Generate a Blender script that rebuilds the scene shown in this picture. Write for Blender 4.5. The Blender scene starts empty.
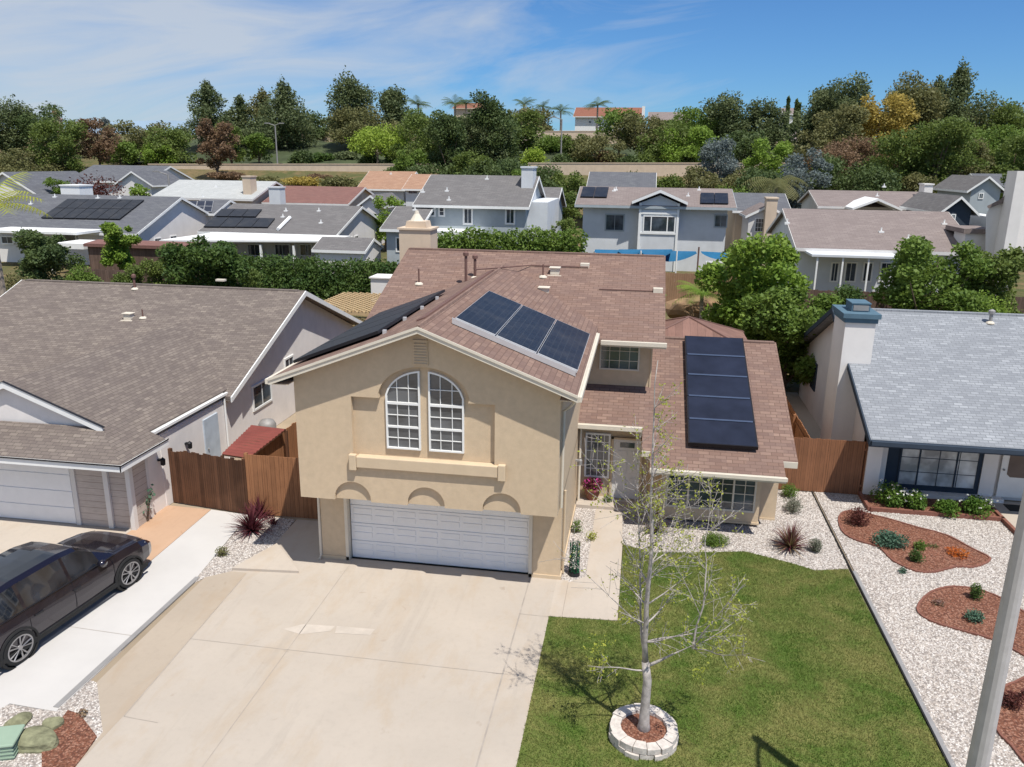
import bpy, bmesh, math, random
import numpy as np
from mathutils import Vector, Matrix
from mathutils.geometry import tessellate_polygon
R = math.radians
S = bpy.context.scene
C = S.collection
random.seed(7)
rng = np.random.default_rng(11)

# ------------------------------------------------------------------ camera
FPX, TILT, YAW, ROLL, CAMZ = 796., R(15.56), R(9.11), R(.73), 10.5
_f = Vector((-math.sin(YAW)*math.cos(TILT), math.cos(YAW)*math.cos(TILT), -math.sin(TILT)))
_r = Vector((math.cos(YAW), math.sin(YAW), 0)); _u = _r.cross(_f)
RT = _r*math.cos(ROLL)+_u*math.sin(ROLL); UP = -_r*math.sin(ROLL)+_u*math.cos(ROLL)
cam = bpy.data.objects.new('camera', bpy.data.cameras.new('camera')); C.objects.link(cam)
cam.matrix_world = Matrix(((RT.x, UP.x, -_f.x, 0), (RT.y, UP.y, -_f.y, 0), (RT.z, UP.z, -_f.z, CAMZ), (0, 0, 0, 1)))
cam.data.sensor_width = 36; cam.data.lens = FPX/1024*36
cam.data.clip_start = .1; cam.data.clip_end = 30000
S.camera = cam

# ------------------------------------------------------------------ light
SUN = Vector((.32, -.36, 1)).normalized()
el = math.asin(SUN.z); az = math.atan2(SUN.x, SUN.y)
W = bpy.data.worlds.new('World'); S.world = W; W.use_nodes = True
wn, wl = W.node_tree.nodes, W.node_tree.links
bg = wn['Background']; bg.inputs['Strength'].default_value = .068
sky = wn.new('ShaderNodeTexSky'); sky.sky_type = 'NISHITA'; sky.sun_disc = False
sky.sun_elevation = el; sky.sun_rotation = az; sky.altitude = 300
sky.air_density = 1.0; sky.dust_density = .25; sky.ozone_density = 3.0
geo = wn.new('ShaderNodeTexCoord')
sp = wn.new('ShaderNodeSeparateXYZ'); wl.new(geo.outputs['Generated'], sp.inputs[0])
def wmath(op, a, b=None, clamp=False):
    n = wn.new('ShaderNodeMath'); n.operation = op; n.use_clamp = clamp
    for i, v in enumerate((a, b)):
        if v is None: continue
        if isinstance(v, (int, float)): n.inputs[i].default_value = v
        else: wl.new(v, n.inputs[i])
    return n.outputs[0]
# wisps of high cloud, laid out on a dome by azimuth and elevation
azn = wmath('ARCTAN2', sp.outputs['X'], sp.outputs['Y'])
eln = wmath('ARCSINE', sp.outputs['Z'])
cb = wn.new('ShaderNodeCombineXYZ')
wl.new(wmath('MULTIPLY', azn, 2.3), cb.inputs[0]); wl.new(wmath('ADD', wmath('MULTIPLY', eln, 11.0), wmath('MULTIPLY', azn, -1.6)), cb.inputs[1])
n1 = wn.new('ShaderNodeTexNoise'); n1.inputs['Scale'].default_value = 1.5; n1.inputs['Detail'].default_value = 9; n1.inputs['Roughness'].default_value = .58; n1.inputs['Distortion'].default_value = .7
wl.new(cb.outputs[0], n1.inputs['Vector'])
# more cloud to the west (left), little to the east
side = wmath('ADD', wmath('MULTIPLY', azn, -.55), -.03)
cl = wmath('ADD', n1.outputs['Fac'], side)
mr = wn.new('ShaderNodeMapRange'); mr.inputs['From Min'].default_value = .46; mr.inputs['From Max'].default_value = .86; mr.inputs['To Max'].default_value = .80
wl.new(cl, mr.inputs['Value'])
up = wmath('SUBTRACT', 1.0, wmath('MULTIPLY', wmath('ABSOLUTE', sp.outputs['Z']), 1.0))
tint = wn.new('ShaderNodeMix'); tint.data_type = 'RGBA'; tint.blend_type = 'MULTIPLY'; tint.inputs['Factor'].default_value = 1
wl.new(sky.outputs[0], tint.inputs['A']); tint.inputs['B'].default_value = (.62, 1.04, 1.52, 1)
mixc = wn.new('ShaderNodeMix'); mixc.data_type = 'RGBA'
wl.new(mr.outputs[0], mixc.inputs['Factor']); wl.new(tint.outputs['Result'], mixc.inputs['A']); mixc.inputs['B'].default_value = (8.0, 8.6, 9.4, 1)
wl.new(mixc.outputs['Result'], bg.inputs['Color'])
sl = bpy.data.lights.new('sun', 'SUN'); sl.energy = 5.0; sl.angle = R(.53); sl.color = (1, .955, .88)
so = bpy.data.objects.new('sun', sl); C.objects.link(so); so.rotation_euler = SUN.to_track_quat('Z', 'Y').to_euler()
S.view_settings.view_transform = 'Standard'; S.view_settings.look = 'None'
S.view_settings.exposure = .12; S.view_settings.gamma = 1
S.render.engine = 'CYCLES'; S.render.resolution_x = 1024; S.render.resolution_y = 767

# ------------------------------------------------------------------ helpers
def ray(px, py): return _f*FPX + RT*(px-512) - UP*(py-383.5)
def at(px, py, X=None, Y=None, Z=None):
    d = ray(px, py)
    t = X/d.x if X is not None else Y/d.y if Y is not None else (Z-CAMZ)/d.z
    return Vector((0, 0, CAMZ)) + d*t
def G(px, py, z=0): p = at(px, py, Z=z); return (p.x, p.y)
ORG = {}
def setp(o, label=None, cat=None, group=None, kind=None):
    if label: o['label'] = label
    if cat: o['category'] = cat
    if group: o['group'] = group
    if kind: o['kind'] = kind
    return o
def thing(name, label, cat, loc=(0, 0, 0), group=None, local=False, rotz=0):
    o = bpy.data.objects.new(name, None); C.objects.link(o); o.location = loc; o.rotation_euler = (0, 0, rotz)
    o.empty_display_size = .2
    ORG[o] = Vector((0, 0, 0)) if local else Vector(loc)
    return setp(o, label, cat, group)
def dup(root, loc, rotz=0, label=None, sc=1):
    r = root.copy(); C.objects.link(r); r.location = loc; r.rotation_euler = (0, 0, rotz); r.scale = (sc,)*3
    if label: r['label'] = label
    for ch in list(root.children):
        c = ch.copy(); C.objects.link(c); c.parent = r
        for g in ch.children:
            d = g.copy(); C.objects.link(d); d.parent = c
    return r

class MB:
    def __init__(s): s.v = []; s.f = []
    def poly(s, pts):
        n = len(s.v); s.v += [tuple(p) for p in pts]; s.f.append(tuple(range(n, n+len(pts))))
    def obox(s, o, U, V, N, u0, u1, v0, v1, n0, n1):
        o, U, V, N = Vector(o), Vector(U), Vector(V), Vector(N)
        P = [o+U*a+V*b+N*c for c in (n0, n1) for b in (v0, v1) for a in (u0, u1)]
        n = len(s.v); s.v += [tuple(p) for p in P]
        F = [(0, 2, 3, 1), (4, 5, 7, 6), (0, 1, 5, 4), (2, 6, 7, 3), (0, 4, 6, 2), (1, 3, 7, 5)]
        if U.cross(V).dot(N) < 0: F = [f[::-1] for f in F]
        s.f += [tuple(n+i for i in f) for f in F]
    def box(s, x0, x1, y0, y1, z0, z1): s.obox((0, 0, 0), (1, 0, 0), (0, 1, 0), (0, 0, 1), x0, x1, y0, y1, z0, z1)
    def prism(s, pts, vec):
        vec = Vector(vec); a = [Vector(p) for p in pts]; b = [p+vec for p in a]; n = len(a)
        nr = Vector((0, 0, 0))
        for i in range(n): nr += a[i].cross(a[(i+1) % n])
        if nr.dot(vec) > 0: a, b = b, a
        s.poly(a); s.poly(b[::-1])
        for i in range(n):
            j = (i+1) % n; s.poly([a[j], a[i], b[i], b[j]])
    def tube(s, path, rad, n=8, caps=True):
        path = [Vector(p) for p in path]; m = len(path)
        if not hasattr(rad, '__len__'): rad = [rad]*m
        base = len(s.v); ref = Vector((.13, .31, 1)).normalized()
        for i in range(m):
            t = (path[min(i+1, m-1)]-path[max(i-1, 0)]).normalized()
            a = t.cross(ref)
            if a.length < .05: a = t.cross(Vector((1, 0, 0)))
            a.normalize(); b = t.cross(a)
            for k in range(n):
                w = 2*math.pi*k/n; s.v.append(tuple(path[i]+(a*math.cos(w)+b*math.sin(w))*rad[i]))
        for i in range(m-1):
            for k in range(n):
                p = base+i*n+k; q = base+i*n+(k+1) % n; s.f.append((p, p+n, q+n, q))
        if caps: s.f.append(tuple(base+k for k in range(n))); s.f.append(tuple(base+(m-1)*n+k for k in reversed(range(n))))
    def lathe(s, c, prof, n=16, axis=(0, 0, 1)):
        ax = Vector(axis).normalized(); a = ax.orthogonal().normalized(); b = ax.cross(a); c = Vector(c); base = len(s.v); m = len(prof)
        for r, h in prof:
            for k in range(n):
                w = 2*math.pi*k/n; s.v.append(tuple(c+ax*h+(a*math.cos(w)+b*math.sin(w))*r))
        for i in range(m-1):
            for k in range(n):
                p = base+i*n+k; q = base+i*n+(k+1) % n; s.f.append((p, q, q+n, p+n))
    def build(s, name, mat, parent=None, smooth=False, bevel=0):
        o_ = ORG.get(parent, Vector((0, 0, 0))) if parent else Vector((0, 0, 0))
        org = o_
        if parent is None:
            vs = np.array(s.v); org = Vector((float(vs[:, 0].mean()), float(vs[:, 1].mean()), float(vs[:, 2].min())))
        me = bpy.data.meshes.new(name)
        me.from_pydata([(x-org.x, y-org.y, z-org.z) for x, y, z in s.v], [], s.f); me.update()
        uvmap(me, org)
        me.materials.append(mat)
        if smooth: me.shade_smooth()
        ob = bpy.data.objects.new(name, me); C.objects.link(ob)
        if parent: ob.parent = parent; ORG[ob] = o_
        else: ob.location = org
        if bevel:
            m = ob.modifiers.new('bevel', 'BEVEL'); m.width = bevel; m.segments = 2; m.limit_method = 'ANGLE'
        return ob
def uvmap(me, org):
    nl = len(me.loops); co = np.empty(len(me.vertices)*3); me.vertices.foreach_get('co', co); co = co.reshape(-1, 3)+np.array(org)
    vi = np.empty(nl, dtype=np.int64); me.loops.foreach_get('vertex_index', vi)
    nf = len(me.polygons); nr = np.empty(nf*3); me.polygons.foreach_get('normal', nr); nr = nr.reshape(-1, 3)
    tot = np.empty(nf, dtype=np.int64); me.polygons.foreach_get('loop_total', tot)
    N = np.repeat(nr, tot, axis=0); U = np.stack([-N[:, 1], N[:, 0], np.zeros(nl)], 1); l = np.linalg.norm(U, axis=1)
    flat = l < .03; U[flat] = (1, 0, 0); l[flat] = 1; U /= l[:, None]; V = np.cross(N, U); V[flat] = (0, 1, 0)
    P = co[vi]; uv = np.stack([(P*U).sum(1), (P*V).sum(1)], 1).astype(np.float32)
    lay = me.uv_layers.new(name='UVMap'); lay.data.foreach_set('uv', uv.ravel())

def nd(m, t, **k):
    n = m.node_tree.nodes.new(t)
    for a, b in k.items():
        if a in n.inputs: n.inputs[a].default_value = b
        else: setattr(n, a, b)
    return n
def base(name, rough=.8, metal=0, spec=.3):
    m = bpy.data.materials.new(name); m.use_nodes = True; b = m.node_tree.nodes['Principled BSDF']
    b.inputs['Roughness'].default_value = rough; b.inputs['Metallic'].default_value = metal; b.inputs['Specular IOR Level'].default_value = spec
    return m, b, m.node_tree.links
def c4(c): return (c[0], c[1], c[2], 1)
def mixn(m, fac, a, b, mode='MIX'):
    n = nd(m, 'ShaderNodeMix', data_type='RGBA', blend_type=mode); L = m.node_tree.links
    for k, v in (('Factor', fac), ('A', a), ('B', b)):
        if hasattr(v, 'links') or hasattr(v, 'is_linked'): L.new(v, n.inputs[k])
        elif k == 'Factor': n.inputs[k].default_value = v
        else: n.inputs[k].default_value = c4(v)
    return n.outputs['Result']
def rng_(m, v, a, b, c=0, d=1):
    n = nd(m, 'ShaderNodeMapRange'); m.node_tree.links.new(v, n.inputs['Value'])
    n.inputs['From Min'].default_value = a; n.inputs['From Max'].default_value = b; n.inputs['To Min'].default_value = c; n.inputs['To Max'].default_value = d
    return n.outputs[0]
def noise(m, vec, scale, detail=4, rough=.55, dist=0):
    n = nd(m, 'ShaderNodeTexNoise'); n.inputs['Scale'].default_value = scale; n.inputs['Detail'].default_value = detail
    n.inputs['Roughness'].default_value = rough; n.inputs['Distortion'].default_value = dist
    if vec is not None: m.node_tree.links.new(vec, n.inputs['Vector'])
    return n.outputs['Fac']
def bumpn(m, bsdf, h, strength, dist=.02):
    n = nd(m, 'ShaderNodeBump'); n.inputs['Strength'].default_value = strength; n.inputs['Distance'].default_value = dist
    m.node_tree.links.new(h, n.inputs['Height']); m.node_tree.links.new(n.outputs[0], bsdf.inputs['Normal'])
def coord(m, which='UV'):
    if which == 'P': return nd(m, 'ShaderNodeNewGeometry').outputs['Position']
    return nd(m, 'ShaderNodeTexCoord').outputs[which]
def scl(m, vec, s):
    n = nd(m, 'ShaderNodeMapping'); n.inputs['Scale'].default_value = s; m.node_tree.links.new(vec, n.inputs[0]); return n.outputs[0]

def plain(name, col, rough=.8, var=.12, scale=2.5, bump=0, bscale=60, metal=0, spec=.3, stain=0):
    m, b, L = base(name, rough, metal, spec); P = coord(m, 'P')
    dark = tuple(x*(1-var) for x in col); lite = tuple(min(1, x*(1+var)) for x in col)
    n = noise(m, P, scale, 6, .6); c = mixn(m, rng_(m, n, .3, .7), dark, lite)
    if stain:
        st = noise(m, scl(m, P, (1, 1, .25)), 1.1, 5, .65); c = mixn(m, rng_(m, st, .5, .75, 0, stain), c, tuple(x*.55 for x in col))
    L.new(c, b.inputs['Base Color'])
    if bump: bumpn(m, b, noise(m, P, bscale, 3, .6), bump, .01)
    return m
def shingle(name, c1, c2, c3, w=.32, h=.145, mott=.5):
    m, b, L = base(name, .92, 0, .2); uv = coord(m)
    br = nd(m, 'ShaderNodeTexBrick'); L.new(uv, br.inputs['Vector']); br.offset = .5
    br.inputs['Scale'].default_value = 1; br.inputs['Brick Width'].default_value = w; br.inputs['Row Height'].default_value = h
    br.inputs['Mortar Size'].default_value = .012; br.inputs['Mortar Smooth'].default_value = .4
    br.inputs['Color1'].default_value = c4(c1); br.inputs['Color2'].default_value = c4(c2); br.inputs['Mortar'].default_value = c4(tuple(x*.5 for x in c1))
    br2 = nd(m, 'ShaderNodeTexBrick'); L.new(uv, br2.inputs['Vector']); br2.offset = .37
    br2.inputs['Scale'].default_value = 1; br2.inputs['Brick Width'].default_value = w*1.7; br2.inputs['Row Height'].default_value = h
    br2.inputs['Mortar Size'].default_value = 0; br2.inputs['Color1'].default_value = (0, 0, 0, 1); br2.inputs['Color2'].default_value = (1, 1, 1, 1)
    c = mixn(m, mixn_f(m, br2.outputs['Color'], mott), br.outputs['Color'], c3)
    n = noise(m, coord(m, 'P'), .7, 5, .6); c = mixn(m, rng_(m, n, .35, .7, 0, .22), c, tuple(x*.6 for x in c1))
    n2 = noise(m, uv, 55, 2, .6); c = mixn(m, rng_(m, n2, .3, .7, 0, .25), c, tuple(min(1, x*1.5) for x in c2))
    L.new(c, b.inputs['Base Color'])
    bumpn(m, b, br.outputs['Fac'], -.6, .012)
    return m
def mixn_f(m, col, k):
    n = nd(m, 'ShaderNodeMath', operation='MULTIPLY'); m.node_tree.links.new(col, n.inputs[0]); n.inputs[1].default_value = k; return n.outputs[0]
def boards(name, col, dark, w=.14, rough=.8, vertical=True, var=.35):
    m, b, L = base(name, rough, 0, .2); uv = coord(m)
    br = nd(m, 'ShaderNodeTexBrick'); br.offset = 0
    mp = nd(m, 'ShaderNodeMapping'); L.new(uv, mp.inputs[0]); L.new(mp.outputs[0], br.inputs['Vector'])
    br.inputs['Scale'].default_value = 1; br.inputs['Mortar Size'].default_value = .008
    br.inputs['Brick Width'].default_value = w if vertical else 60; br.inputs['Row Height'].default_value = 60 if vertical else w
    if vertical: mp.inputs['Location'].default_value = (0, 20, 0)
    else: mp.inputs['Location'].default_value = (200, 0, 0)
    br.inputs['Color1'].default_value = c4(tuple(x*(1-var) for x in col)); br.inputs['Color2'].default_value = c4(col); br.inputs['Mortar'].default_value = c4(dark)
    g = noise(m, scl(m, uv, (14, 1.2, 1) if vertical else (1.2, 14, 1)), 2.2, 6, .7)
    c = mixn(m, rng_(m, g, .42, .8, 0, .7), br.outputs['Color'], dark)
    g2 = noise(m, uv, .9, 4, .6); c = mixn(m, rng_(m, g2, .45, .75, 0, .4), c, tuple(min(1, x*1.35) for x in col))
    L.new(c, b.inputs['Base Color']); bumpn(m, b, br.outputs['Fac'], -.5, .01)
    return m
def leafmat(name, col, col2, sc=1.2, trans=.25):
    m, b, L = base(name, .6, 0, .25); P = coord(m, 'P')
    n = noise(m, P, sc, 3, .6); n2 = noise(m, P, sc*9, 2, .6)
    c = mixn(m, rng_(m, n, .35, .65), col, col2); c = mixn(m, rng_(m, n2, .3, .7, 0, .5), c, tuple(x*.55 for x in col))
    L.new(c, b.inputs['Base Color'])
    t = nd(m, 'ShaderNodeBsdfTranslucent'); L.new(mixn(m, .5, c, tuple(min(1, x*1.6) for x in col2)), t.inputs[0])
    mx = nd(m, 'ShaderNodeMixShader'); mx.inputs[0].default_value = trans
    out = m.node_tree.nodes['Material Output']; L.new(b.outputs[0], mx.inputs[1]); L.new(t.outputs[0], mx.inputs[2]); L.new(mx.outputs[0], out.inputs[0])
    return m
def glassy(name, col=(.03, .04, .05), rough=.06, spec=.9, blinds=None):
    m, b, L = base(name, rough, 0, spec)
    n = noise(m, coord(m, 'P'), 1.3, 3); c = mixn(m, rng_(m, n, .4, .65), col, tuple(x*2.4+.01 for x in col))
    if blinds:
        w = nd(m, 'ShaderNodeTexWave'); w.bands_direction = 'Y'; w.inputs['Scale'].default_value = blinds; L.new(coord(m), w.inputs['Vector'])
        c = mixn(m, rng_(m, w.outputs['Fac'], .3, .7, 0, .5), c, (.13, .13, .13))
    L.new(c, b.inputs['Base Color'])
    return m
def speck(name, cols, scale, rough=.9, bump=.8):
    m, b, L = base(name, rough, 0, .2); P = coord(m, 'P')
    v = nd(m, 'ShaderNodeTexVoronoi'); v.inputs['Scale'].default_value = scale; L.new(P, v.inputs['Vector'])
    s = nd(m, 'ShaderNodeSeparateColor'); L.new(v.outputs['Color'], s.inputs[0])
    r = nd(m, 'ShaderNodeValToRGB'); r.color_ramp.interpolation = 'CONSTANT'; L.new(s.outputs[0], r.inputs[0])
    e = r.color_ramp.elements
    for i, c in enumerate(cols):
        x = e[i] if i < 2 else e.new(i/len(cols))
        x.position = i/len(cols); x.color = c4(c)
    c = mixn(m, rng_(m, v.outputs['Distance'], .25/scale*scale, .75, 0, .5), r.outputs[0], tuple(x*.35 for x in cols[0]))
    n = noise(m, P, .6, 4, .6); c = mixn(m, rng_(m, n, .45, .75, 0, .2), c, tuple(x*.6 for x in cols[0]))
    L.new(c, b.inputs['Base Color']); bumpn(m, b, v.outputs['Distance'], -bump, .02)
    return m

K = {}
K['stucco'] = plain('tan_stucco', (.57, .445, .305), .92, .06, 6, .55, 70, stain=.16)
K['stucco2'] = plain('tan_stucco_trim', (.57, .45, .31), .9, .06, 2, .2, 90)
K['cream'] = plain('cream_trim', (.64, .58, .48), .7, .05, 3)
K['white'] = plain('white_paint', (.78, .78, .76), .55, .04, 3)
K['offwhite'] = plain('off_white_paint', (.66, .64, .62), .8, .06, 1.4, .15, 70, stain=.12)
K['greystucco'] = plain('grey_stucco', (.76, .72, .69), .92, .06, 1.6, .3, 80, stain=.15)
K['bluegrey'] = plain('blue_grey_stucco', (.36, .40, .42), .9, .07, 1.4, stain=.1)
K['palegrey'] = plain('pale_grey_stucco', (.60, .62, .64), .9, .06, 1.2, stain=.12)
K['ltwhite'] = plain('white_stucco', (.74, .71, .68), .9, .05, 1.2, .2, 70, stain=.14)
K['slate'] = plain('slate_blue_paint', (.035, .05, .072), .9, .08, 3)
K['bluecap'] = plain('blue_chimney_paint', (.085, .15, .20), .85, .1, 3)
K['beige'] = plain('beige_stucco', (.60, .48, .36), .9, .08, 1.3, stain=.2)
K['roofred'] = shingle('red_brown_shingles', (.175, .108, .085), (.265, .178, .140), (.125, .083, .076), mott=.6)
K['roofgrey'] = shingle('weathered_brown_shingles', (.135, .11, .098), (.235, .198, .168), (.09, .072, .07), w=.26, h=.125, mott=.6)
K['roofblue'] = shingle('pale_blue_grey_shingles', (.205, .217, .235), (.33, .345, .365), (.15, .16, .178), w=.27, h=.125, mott=.65)
K['roofdark'] = shingle('dark_grey_shingles', (.10, .104, .115), (.145, .15, .16), (.08, .08, .10), w=.5, h=.2)
K['roofmid'] = shingle('mid_grey_shingles', (.13, .125, .125), (.18, .172, .168), (.11, .10, .10), w=.5, h=.2)
K['rooftaupe'] = shingle('taupe_shingles', (.19, .155, .145), (.25, .21, .195), (.165, .135, .13), w=.5, h=.2)
K['roofwhite'] = shingle('pale_shingles', (.36, .37, .36), (.45, .46, .45), (.32, .33, .33), w=.5, h=.2)
K['roofmaroon'] = shingle('maroon_shingles', (.17, .085, .075), (.23, .12, .10), (.15, .09, .08), w=.5, h=.2)
K['rooftan'] = shingle('terracotta_shingles', (.30, .17, .11), (.38, .24, .165), (.25, .155, .11), w=.5, h=.2)
K['rooftile'] = shingle('red_clay_tiles', (.21, .085, .06), (.26, .115, .075), (.18, .08, .055), w=.4, h=.3)
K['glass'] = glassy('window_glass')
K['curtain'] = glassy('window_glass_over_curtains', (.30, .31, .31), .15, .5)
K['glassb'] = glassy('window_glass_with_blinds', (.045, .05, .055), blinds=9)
K['carglass'] = glassy('car_glass', (.008, .01, .014), .03, 1.0)
K['solar0'] = plain('solar_cell_glass', (.016, .018, .024), .3, .3, .8, spec=.35)
def cells(name, c, line, w, h):
    m, b, L = base(name, .4, 0, .25); br = nd(m, 'ShaderNodeTexBrick'); br.offset = 0; L.new(coord(m), br.inputs['Vector'])
    br.inputs['Scale'].default_value = 1; br.inputs['Brick Width'].default_value = w; br.inputs['Row Height'].default_value = h; br.inputs['Mortar Size'].default_value = .004
    br.inputs['Color1'].default_value = c4(c); br.inputs['Color2'].default_value = c4(tuple(x*1.35 for x in c)); br.inputs['Mortar'].default_value = c4(line)
    n = noise(m, coord(m, 'P'), 1.3, 5, .6); L.new(mixn(m, rng_(m, n, .5, .8, 0, .25), br.outputs['Color'], (.12, .11, .10)), b.inputs['Base Color']); return m
K['solar'] = cells('solar_cell_glass', (.014, .016, .022), (.05, .055, .06), .16, .16)
K['solarb'] = plain('solar_water_panel', (.016, .020, .036), .4, .3, 1.2, spec=.3)
K['alu'] = plain('aluminium_edge', (.62, .62, .62), .4, .05, metal=.3)
K['black'] = plain('black_frame', (.015, .015, .018), .45, .1)
K['metal'] = plain('galvanised_metal', (.30, .29, .28), .6, .1, metal=.2)
K['rustpipe'] = plain('brown_vent_pipe', (.16, .09, .075), .7, .15)
K['fence'] = boards('weathered_fence_boards', (.155, .075, .042), (.045, .022, .015), .14, var=.6)
K['fence2'] = boards('orange_brown_fence_boards', (.33, .155, .075), (.14, .06, .03), .14, var=.18)
K['fence3'] = boards('reddish_fence_boards', (.27, .125, .065), (.11, .05, .028), .14, var=.2)
K['fencegrey'] = boards('grey_brown_fence_boards', (.17, .115, .09), (.06, .04, .033), .15)
K['fencetan'] = boards('tan_fence_boards', (.33, .20, .12), (.16, .09, .05), .15, var=.15)
K['siding'] = boards('beige_lap_siding', (.50, .44, .40), (.24, .20, .18), .2, vertical=False, var=.05)
K['gdoor'] = plain('white_garage_door', (.80, .80, .80), .5, .03, 3, .12, 30)
K['awning'] = plain('red_metal_awning', (.22, .06, .045), .5, .15, 2, metal=.2)
K['conc2'] = plain('new_pale_concrete', (.52, .50, .475), .9, .05, .7, .1, 60)
K['wood'] = plain('tan_lattice_wood', (.50, .36, .20), .8, .12)
K['brick'] = plain('terracotta_edging', (.20, .085, .06), .8, .2, 8)
K['rubber'] = plain('black_rubber', (.02, .02, .02), .8, .2)
K['bark'] = plain('grey_white_bark', (.37, .335, .31), .9, .35, 7, .6, 40)
K['barkd'] = plain('dark_bark', (.13, .095, .07), .95, .3, 4, .5, 30)
K['barkm'] = plain('grey_bark', (.26, .22, .18), .95, .3, 4, .5, 30)
K['dirt'] = plain('dry_brown_soil', (.30, .19, .11), .95, .3, .25)
K['block'] = plain('pale_retaining_stone', (.55, .50, .45), .9, .22, 9, .5, 35)
K['sail'] = plain('blue_shade_cloth', (.015, .115, .23), .7, .1)

def conc(name, c, joint=False):
    m, b, L = base(name, .9, 0, .25); P = coord(m, 'P')
    n = noise(m, P, .35, 6, .6); col = mixn(m, rng_(m, n, .3, .7), tuple(x*.92 for x in c), tuple(x*1.06 for x in c))
    n = noise(m, scl(m, P, (1.3, .5, 1)), .9, 5, .65, .4); col = mixn(m, rng_(m, n, .50, .74, 0, .5), col, (c[0]*.88, c[1]*.76, c[2]*.6))
    n = noise(m, P, 7, 4, .7); col = mixn(m, rng_(m, n, .5, .8, 0, .22), col, tuple(x*.72 for x in c))
    n = noise(m, scl(m, P, (2.2, .22, 1)), 1.0, 5, .7, .3); col = mixn(m, rng_(m, n, .56, .72, 0, .35), col, tuple(x*.74 for x in c))
    n = noise(m, P, 1.9, 3, .5, .8); col = mixn(m, rng_(m, n, .68, .78, 0, .45), col, (c[0]*.62, c[1]*.54, c[2]*.46))
    n = noise(m, P, 120, 2, .6); col = mixn(m, rng_(m, n, .4, .8, 0, .16), col, tuple(x*.6 for x in c))
    L.new(col, b.inputs['Base Color']); bumpn(m, b, n, .2, .004)
    return m
K['conc'] = conc('driveway_concrete', (.44, .385, .325))
K['conc3'] = conc('stained_driveway_concrete', (.40, .335, .265))
K['concw'] = conc('walkway_concrete', (.47, .41, .345))
K['conctan'] = conc('tan_patio_concrete', (.50, .33, .22))
K['joint'] = plain('concrete_joint', (.34, .30, .26), .95, .2)
K['gravel'] = speck('white_gravel', [(.47, .42, .38), (.62, .575, .53), (.33, .285, .255), (.54, .48, .43), (.26, .23, .21), (.70, .66, .62)], 30, bump=1)
K['mulch'] = speck('red_bark_mulch', [(.19, .075, .045), (.28, .125, .08), (.12, .05, .035), (.34, .18, .125), (.18, .085, .055)], 30, bump=1)
K['ground'] = plain('yard_soil', (.30, .24, .17), .95, .25, .3)

# ------------------------------------------------------------------ the land
TP = [(-1000, 0), (38, 0), (50, 1.2), (78, 1.3), (95, 2.6), (122, 4.2), (139, 8.4), (141, 8.6), (152, 8.8), (186, 14.4), (188, 14.6), (250, 17.5), (330, 18), (450, 4), (9000, 0)]
def terr(x, y):
    for (a, za), (b, zb) in zip(TP, TP[1:]):
        if y <= b: return za+(zb-za)*(y-a)/(b-a)
    return 0
def terrm():
    m, b, L = base('hillside_earth_and_dry_grass', .95, 0, .15); P = coord(m, 'P')
    n = noise(m, P, .05, 6, .6); n2 = noise(m, P, .5, 5, .65); n3 = noise(m, scl(m, P, (1, 1, 3)), 1.9, 4, .7)
    c = mixn(m, rng_(m, n, .42, .58), (.16, .125, .065), (.085, .095, .035))
    c = mixn(m, rng_(m, n2, .45, .65, 0, .8), c, (.22, .15, .08)); c = mixn(m, rng_(m, n3, .45, .7, 0, .6), c, (.075, .085, .032))
    L.new(c, b.inputs['Base Color']); bumpn(m, b, n3, .8, .3); return m
K['hill'] = terrm()
xs = list(range(-700, 701, 10)); ys = [-60, 0, 20, 30, 38, 44, 50, 60, 78, 86, 95, 108, 122, 130, 139, 141, 152, 160, 170, 178, 186, 188, 200, 225, 250, 290, 330, 390, 450, 700]
mb = MB(); mb.v = [(x, y, terr(x, y)-.03+(random.uniform(-.5, .5) if 100 < y < 137 or 155 < y < 184 or 200 < y < 300 else 0)) for y in ys for x in xs]
nx = len(xs); mb.f = [(j*nx+i, j*nx+i+1, (j+1)*nx+i+1, (j+1)*nx+i) for j in range(len(ys)-1) for i in range(nx-1)]
setp(mb.build('ground', K['hill']), kind='structure')
mb = MB(); mb.poly([(-9000, 690, -2), (9000, 690, -2), (9000, 9000, -2), (-9000, 9000, -2)]); setp(mb.build('far_plain', K['hill']), kind='structure')
mb = MB(); mb.poly([(-60, -20, -.012), (60, -20, -.012), (60, 38, -.012), (-60, 38, -.012)]); setp(mb.build('yard_ground', K['ground']), kind='structure')
# distant range seen through the gap in the trees
K['far'] = plain('far_hills_haze_blue', (.22, .30, .38), 1, .15, .002)  # blue haze of distance put into the hills' base colour, no air volume
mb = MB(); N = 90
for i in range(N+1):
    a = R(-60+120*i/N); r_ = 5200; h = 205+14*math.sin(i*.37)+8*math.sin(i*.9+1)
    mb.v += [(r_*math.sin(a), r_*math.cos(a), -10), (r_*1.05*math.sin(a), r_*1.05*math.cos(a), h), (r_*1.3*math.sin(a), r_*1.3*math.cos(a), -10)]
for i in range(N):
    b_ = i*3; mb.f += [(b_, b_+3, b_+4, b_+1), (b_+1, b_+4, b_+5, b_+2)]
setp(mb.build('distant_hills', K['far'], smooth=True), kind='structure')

def sheet(name, pts, z, mat, th=.1, kind='structure'):
    mb = MB(); mb.prism([(x, y, z-th) for x, y in pts], (0, 0, th)); o = mb.build(name, mat); return setp(o, kind=kind)
def curve(pts, n=6):
    out = []; m = len(pts)
    for i in range(m):
        p0, p1, p2, p3 = (Vector((*pts[(i+k-1) % m], 0)) for k in range(4))
        for k in range(n):
            t = k/n; q = .5*((2*p1)+(-p0+p2)*t+(2*p0-5*p1+4*p2-p3)*t*t+(-p0+3*p1-3*p2+p3)*t**3); out.append((q.x, q.y))
    return out
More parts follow.
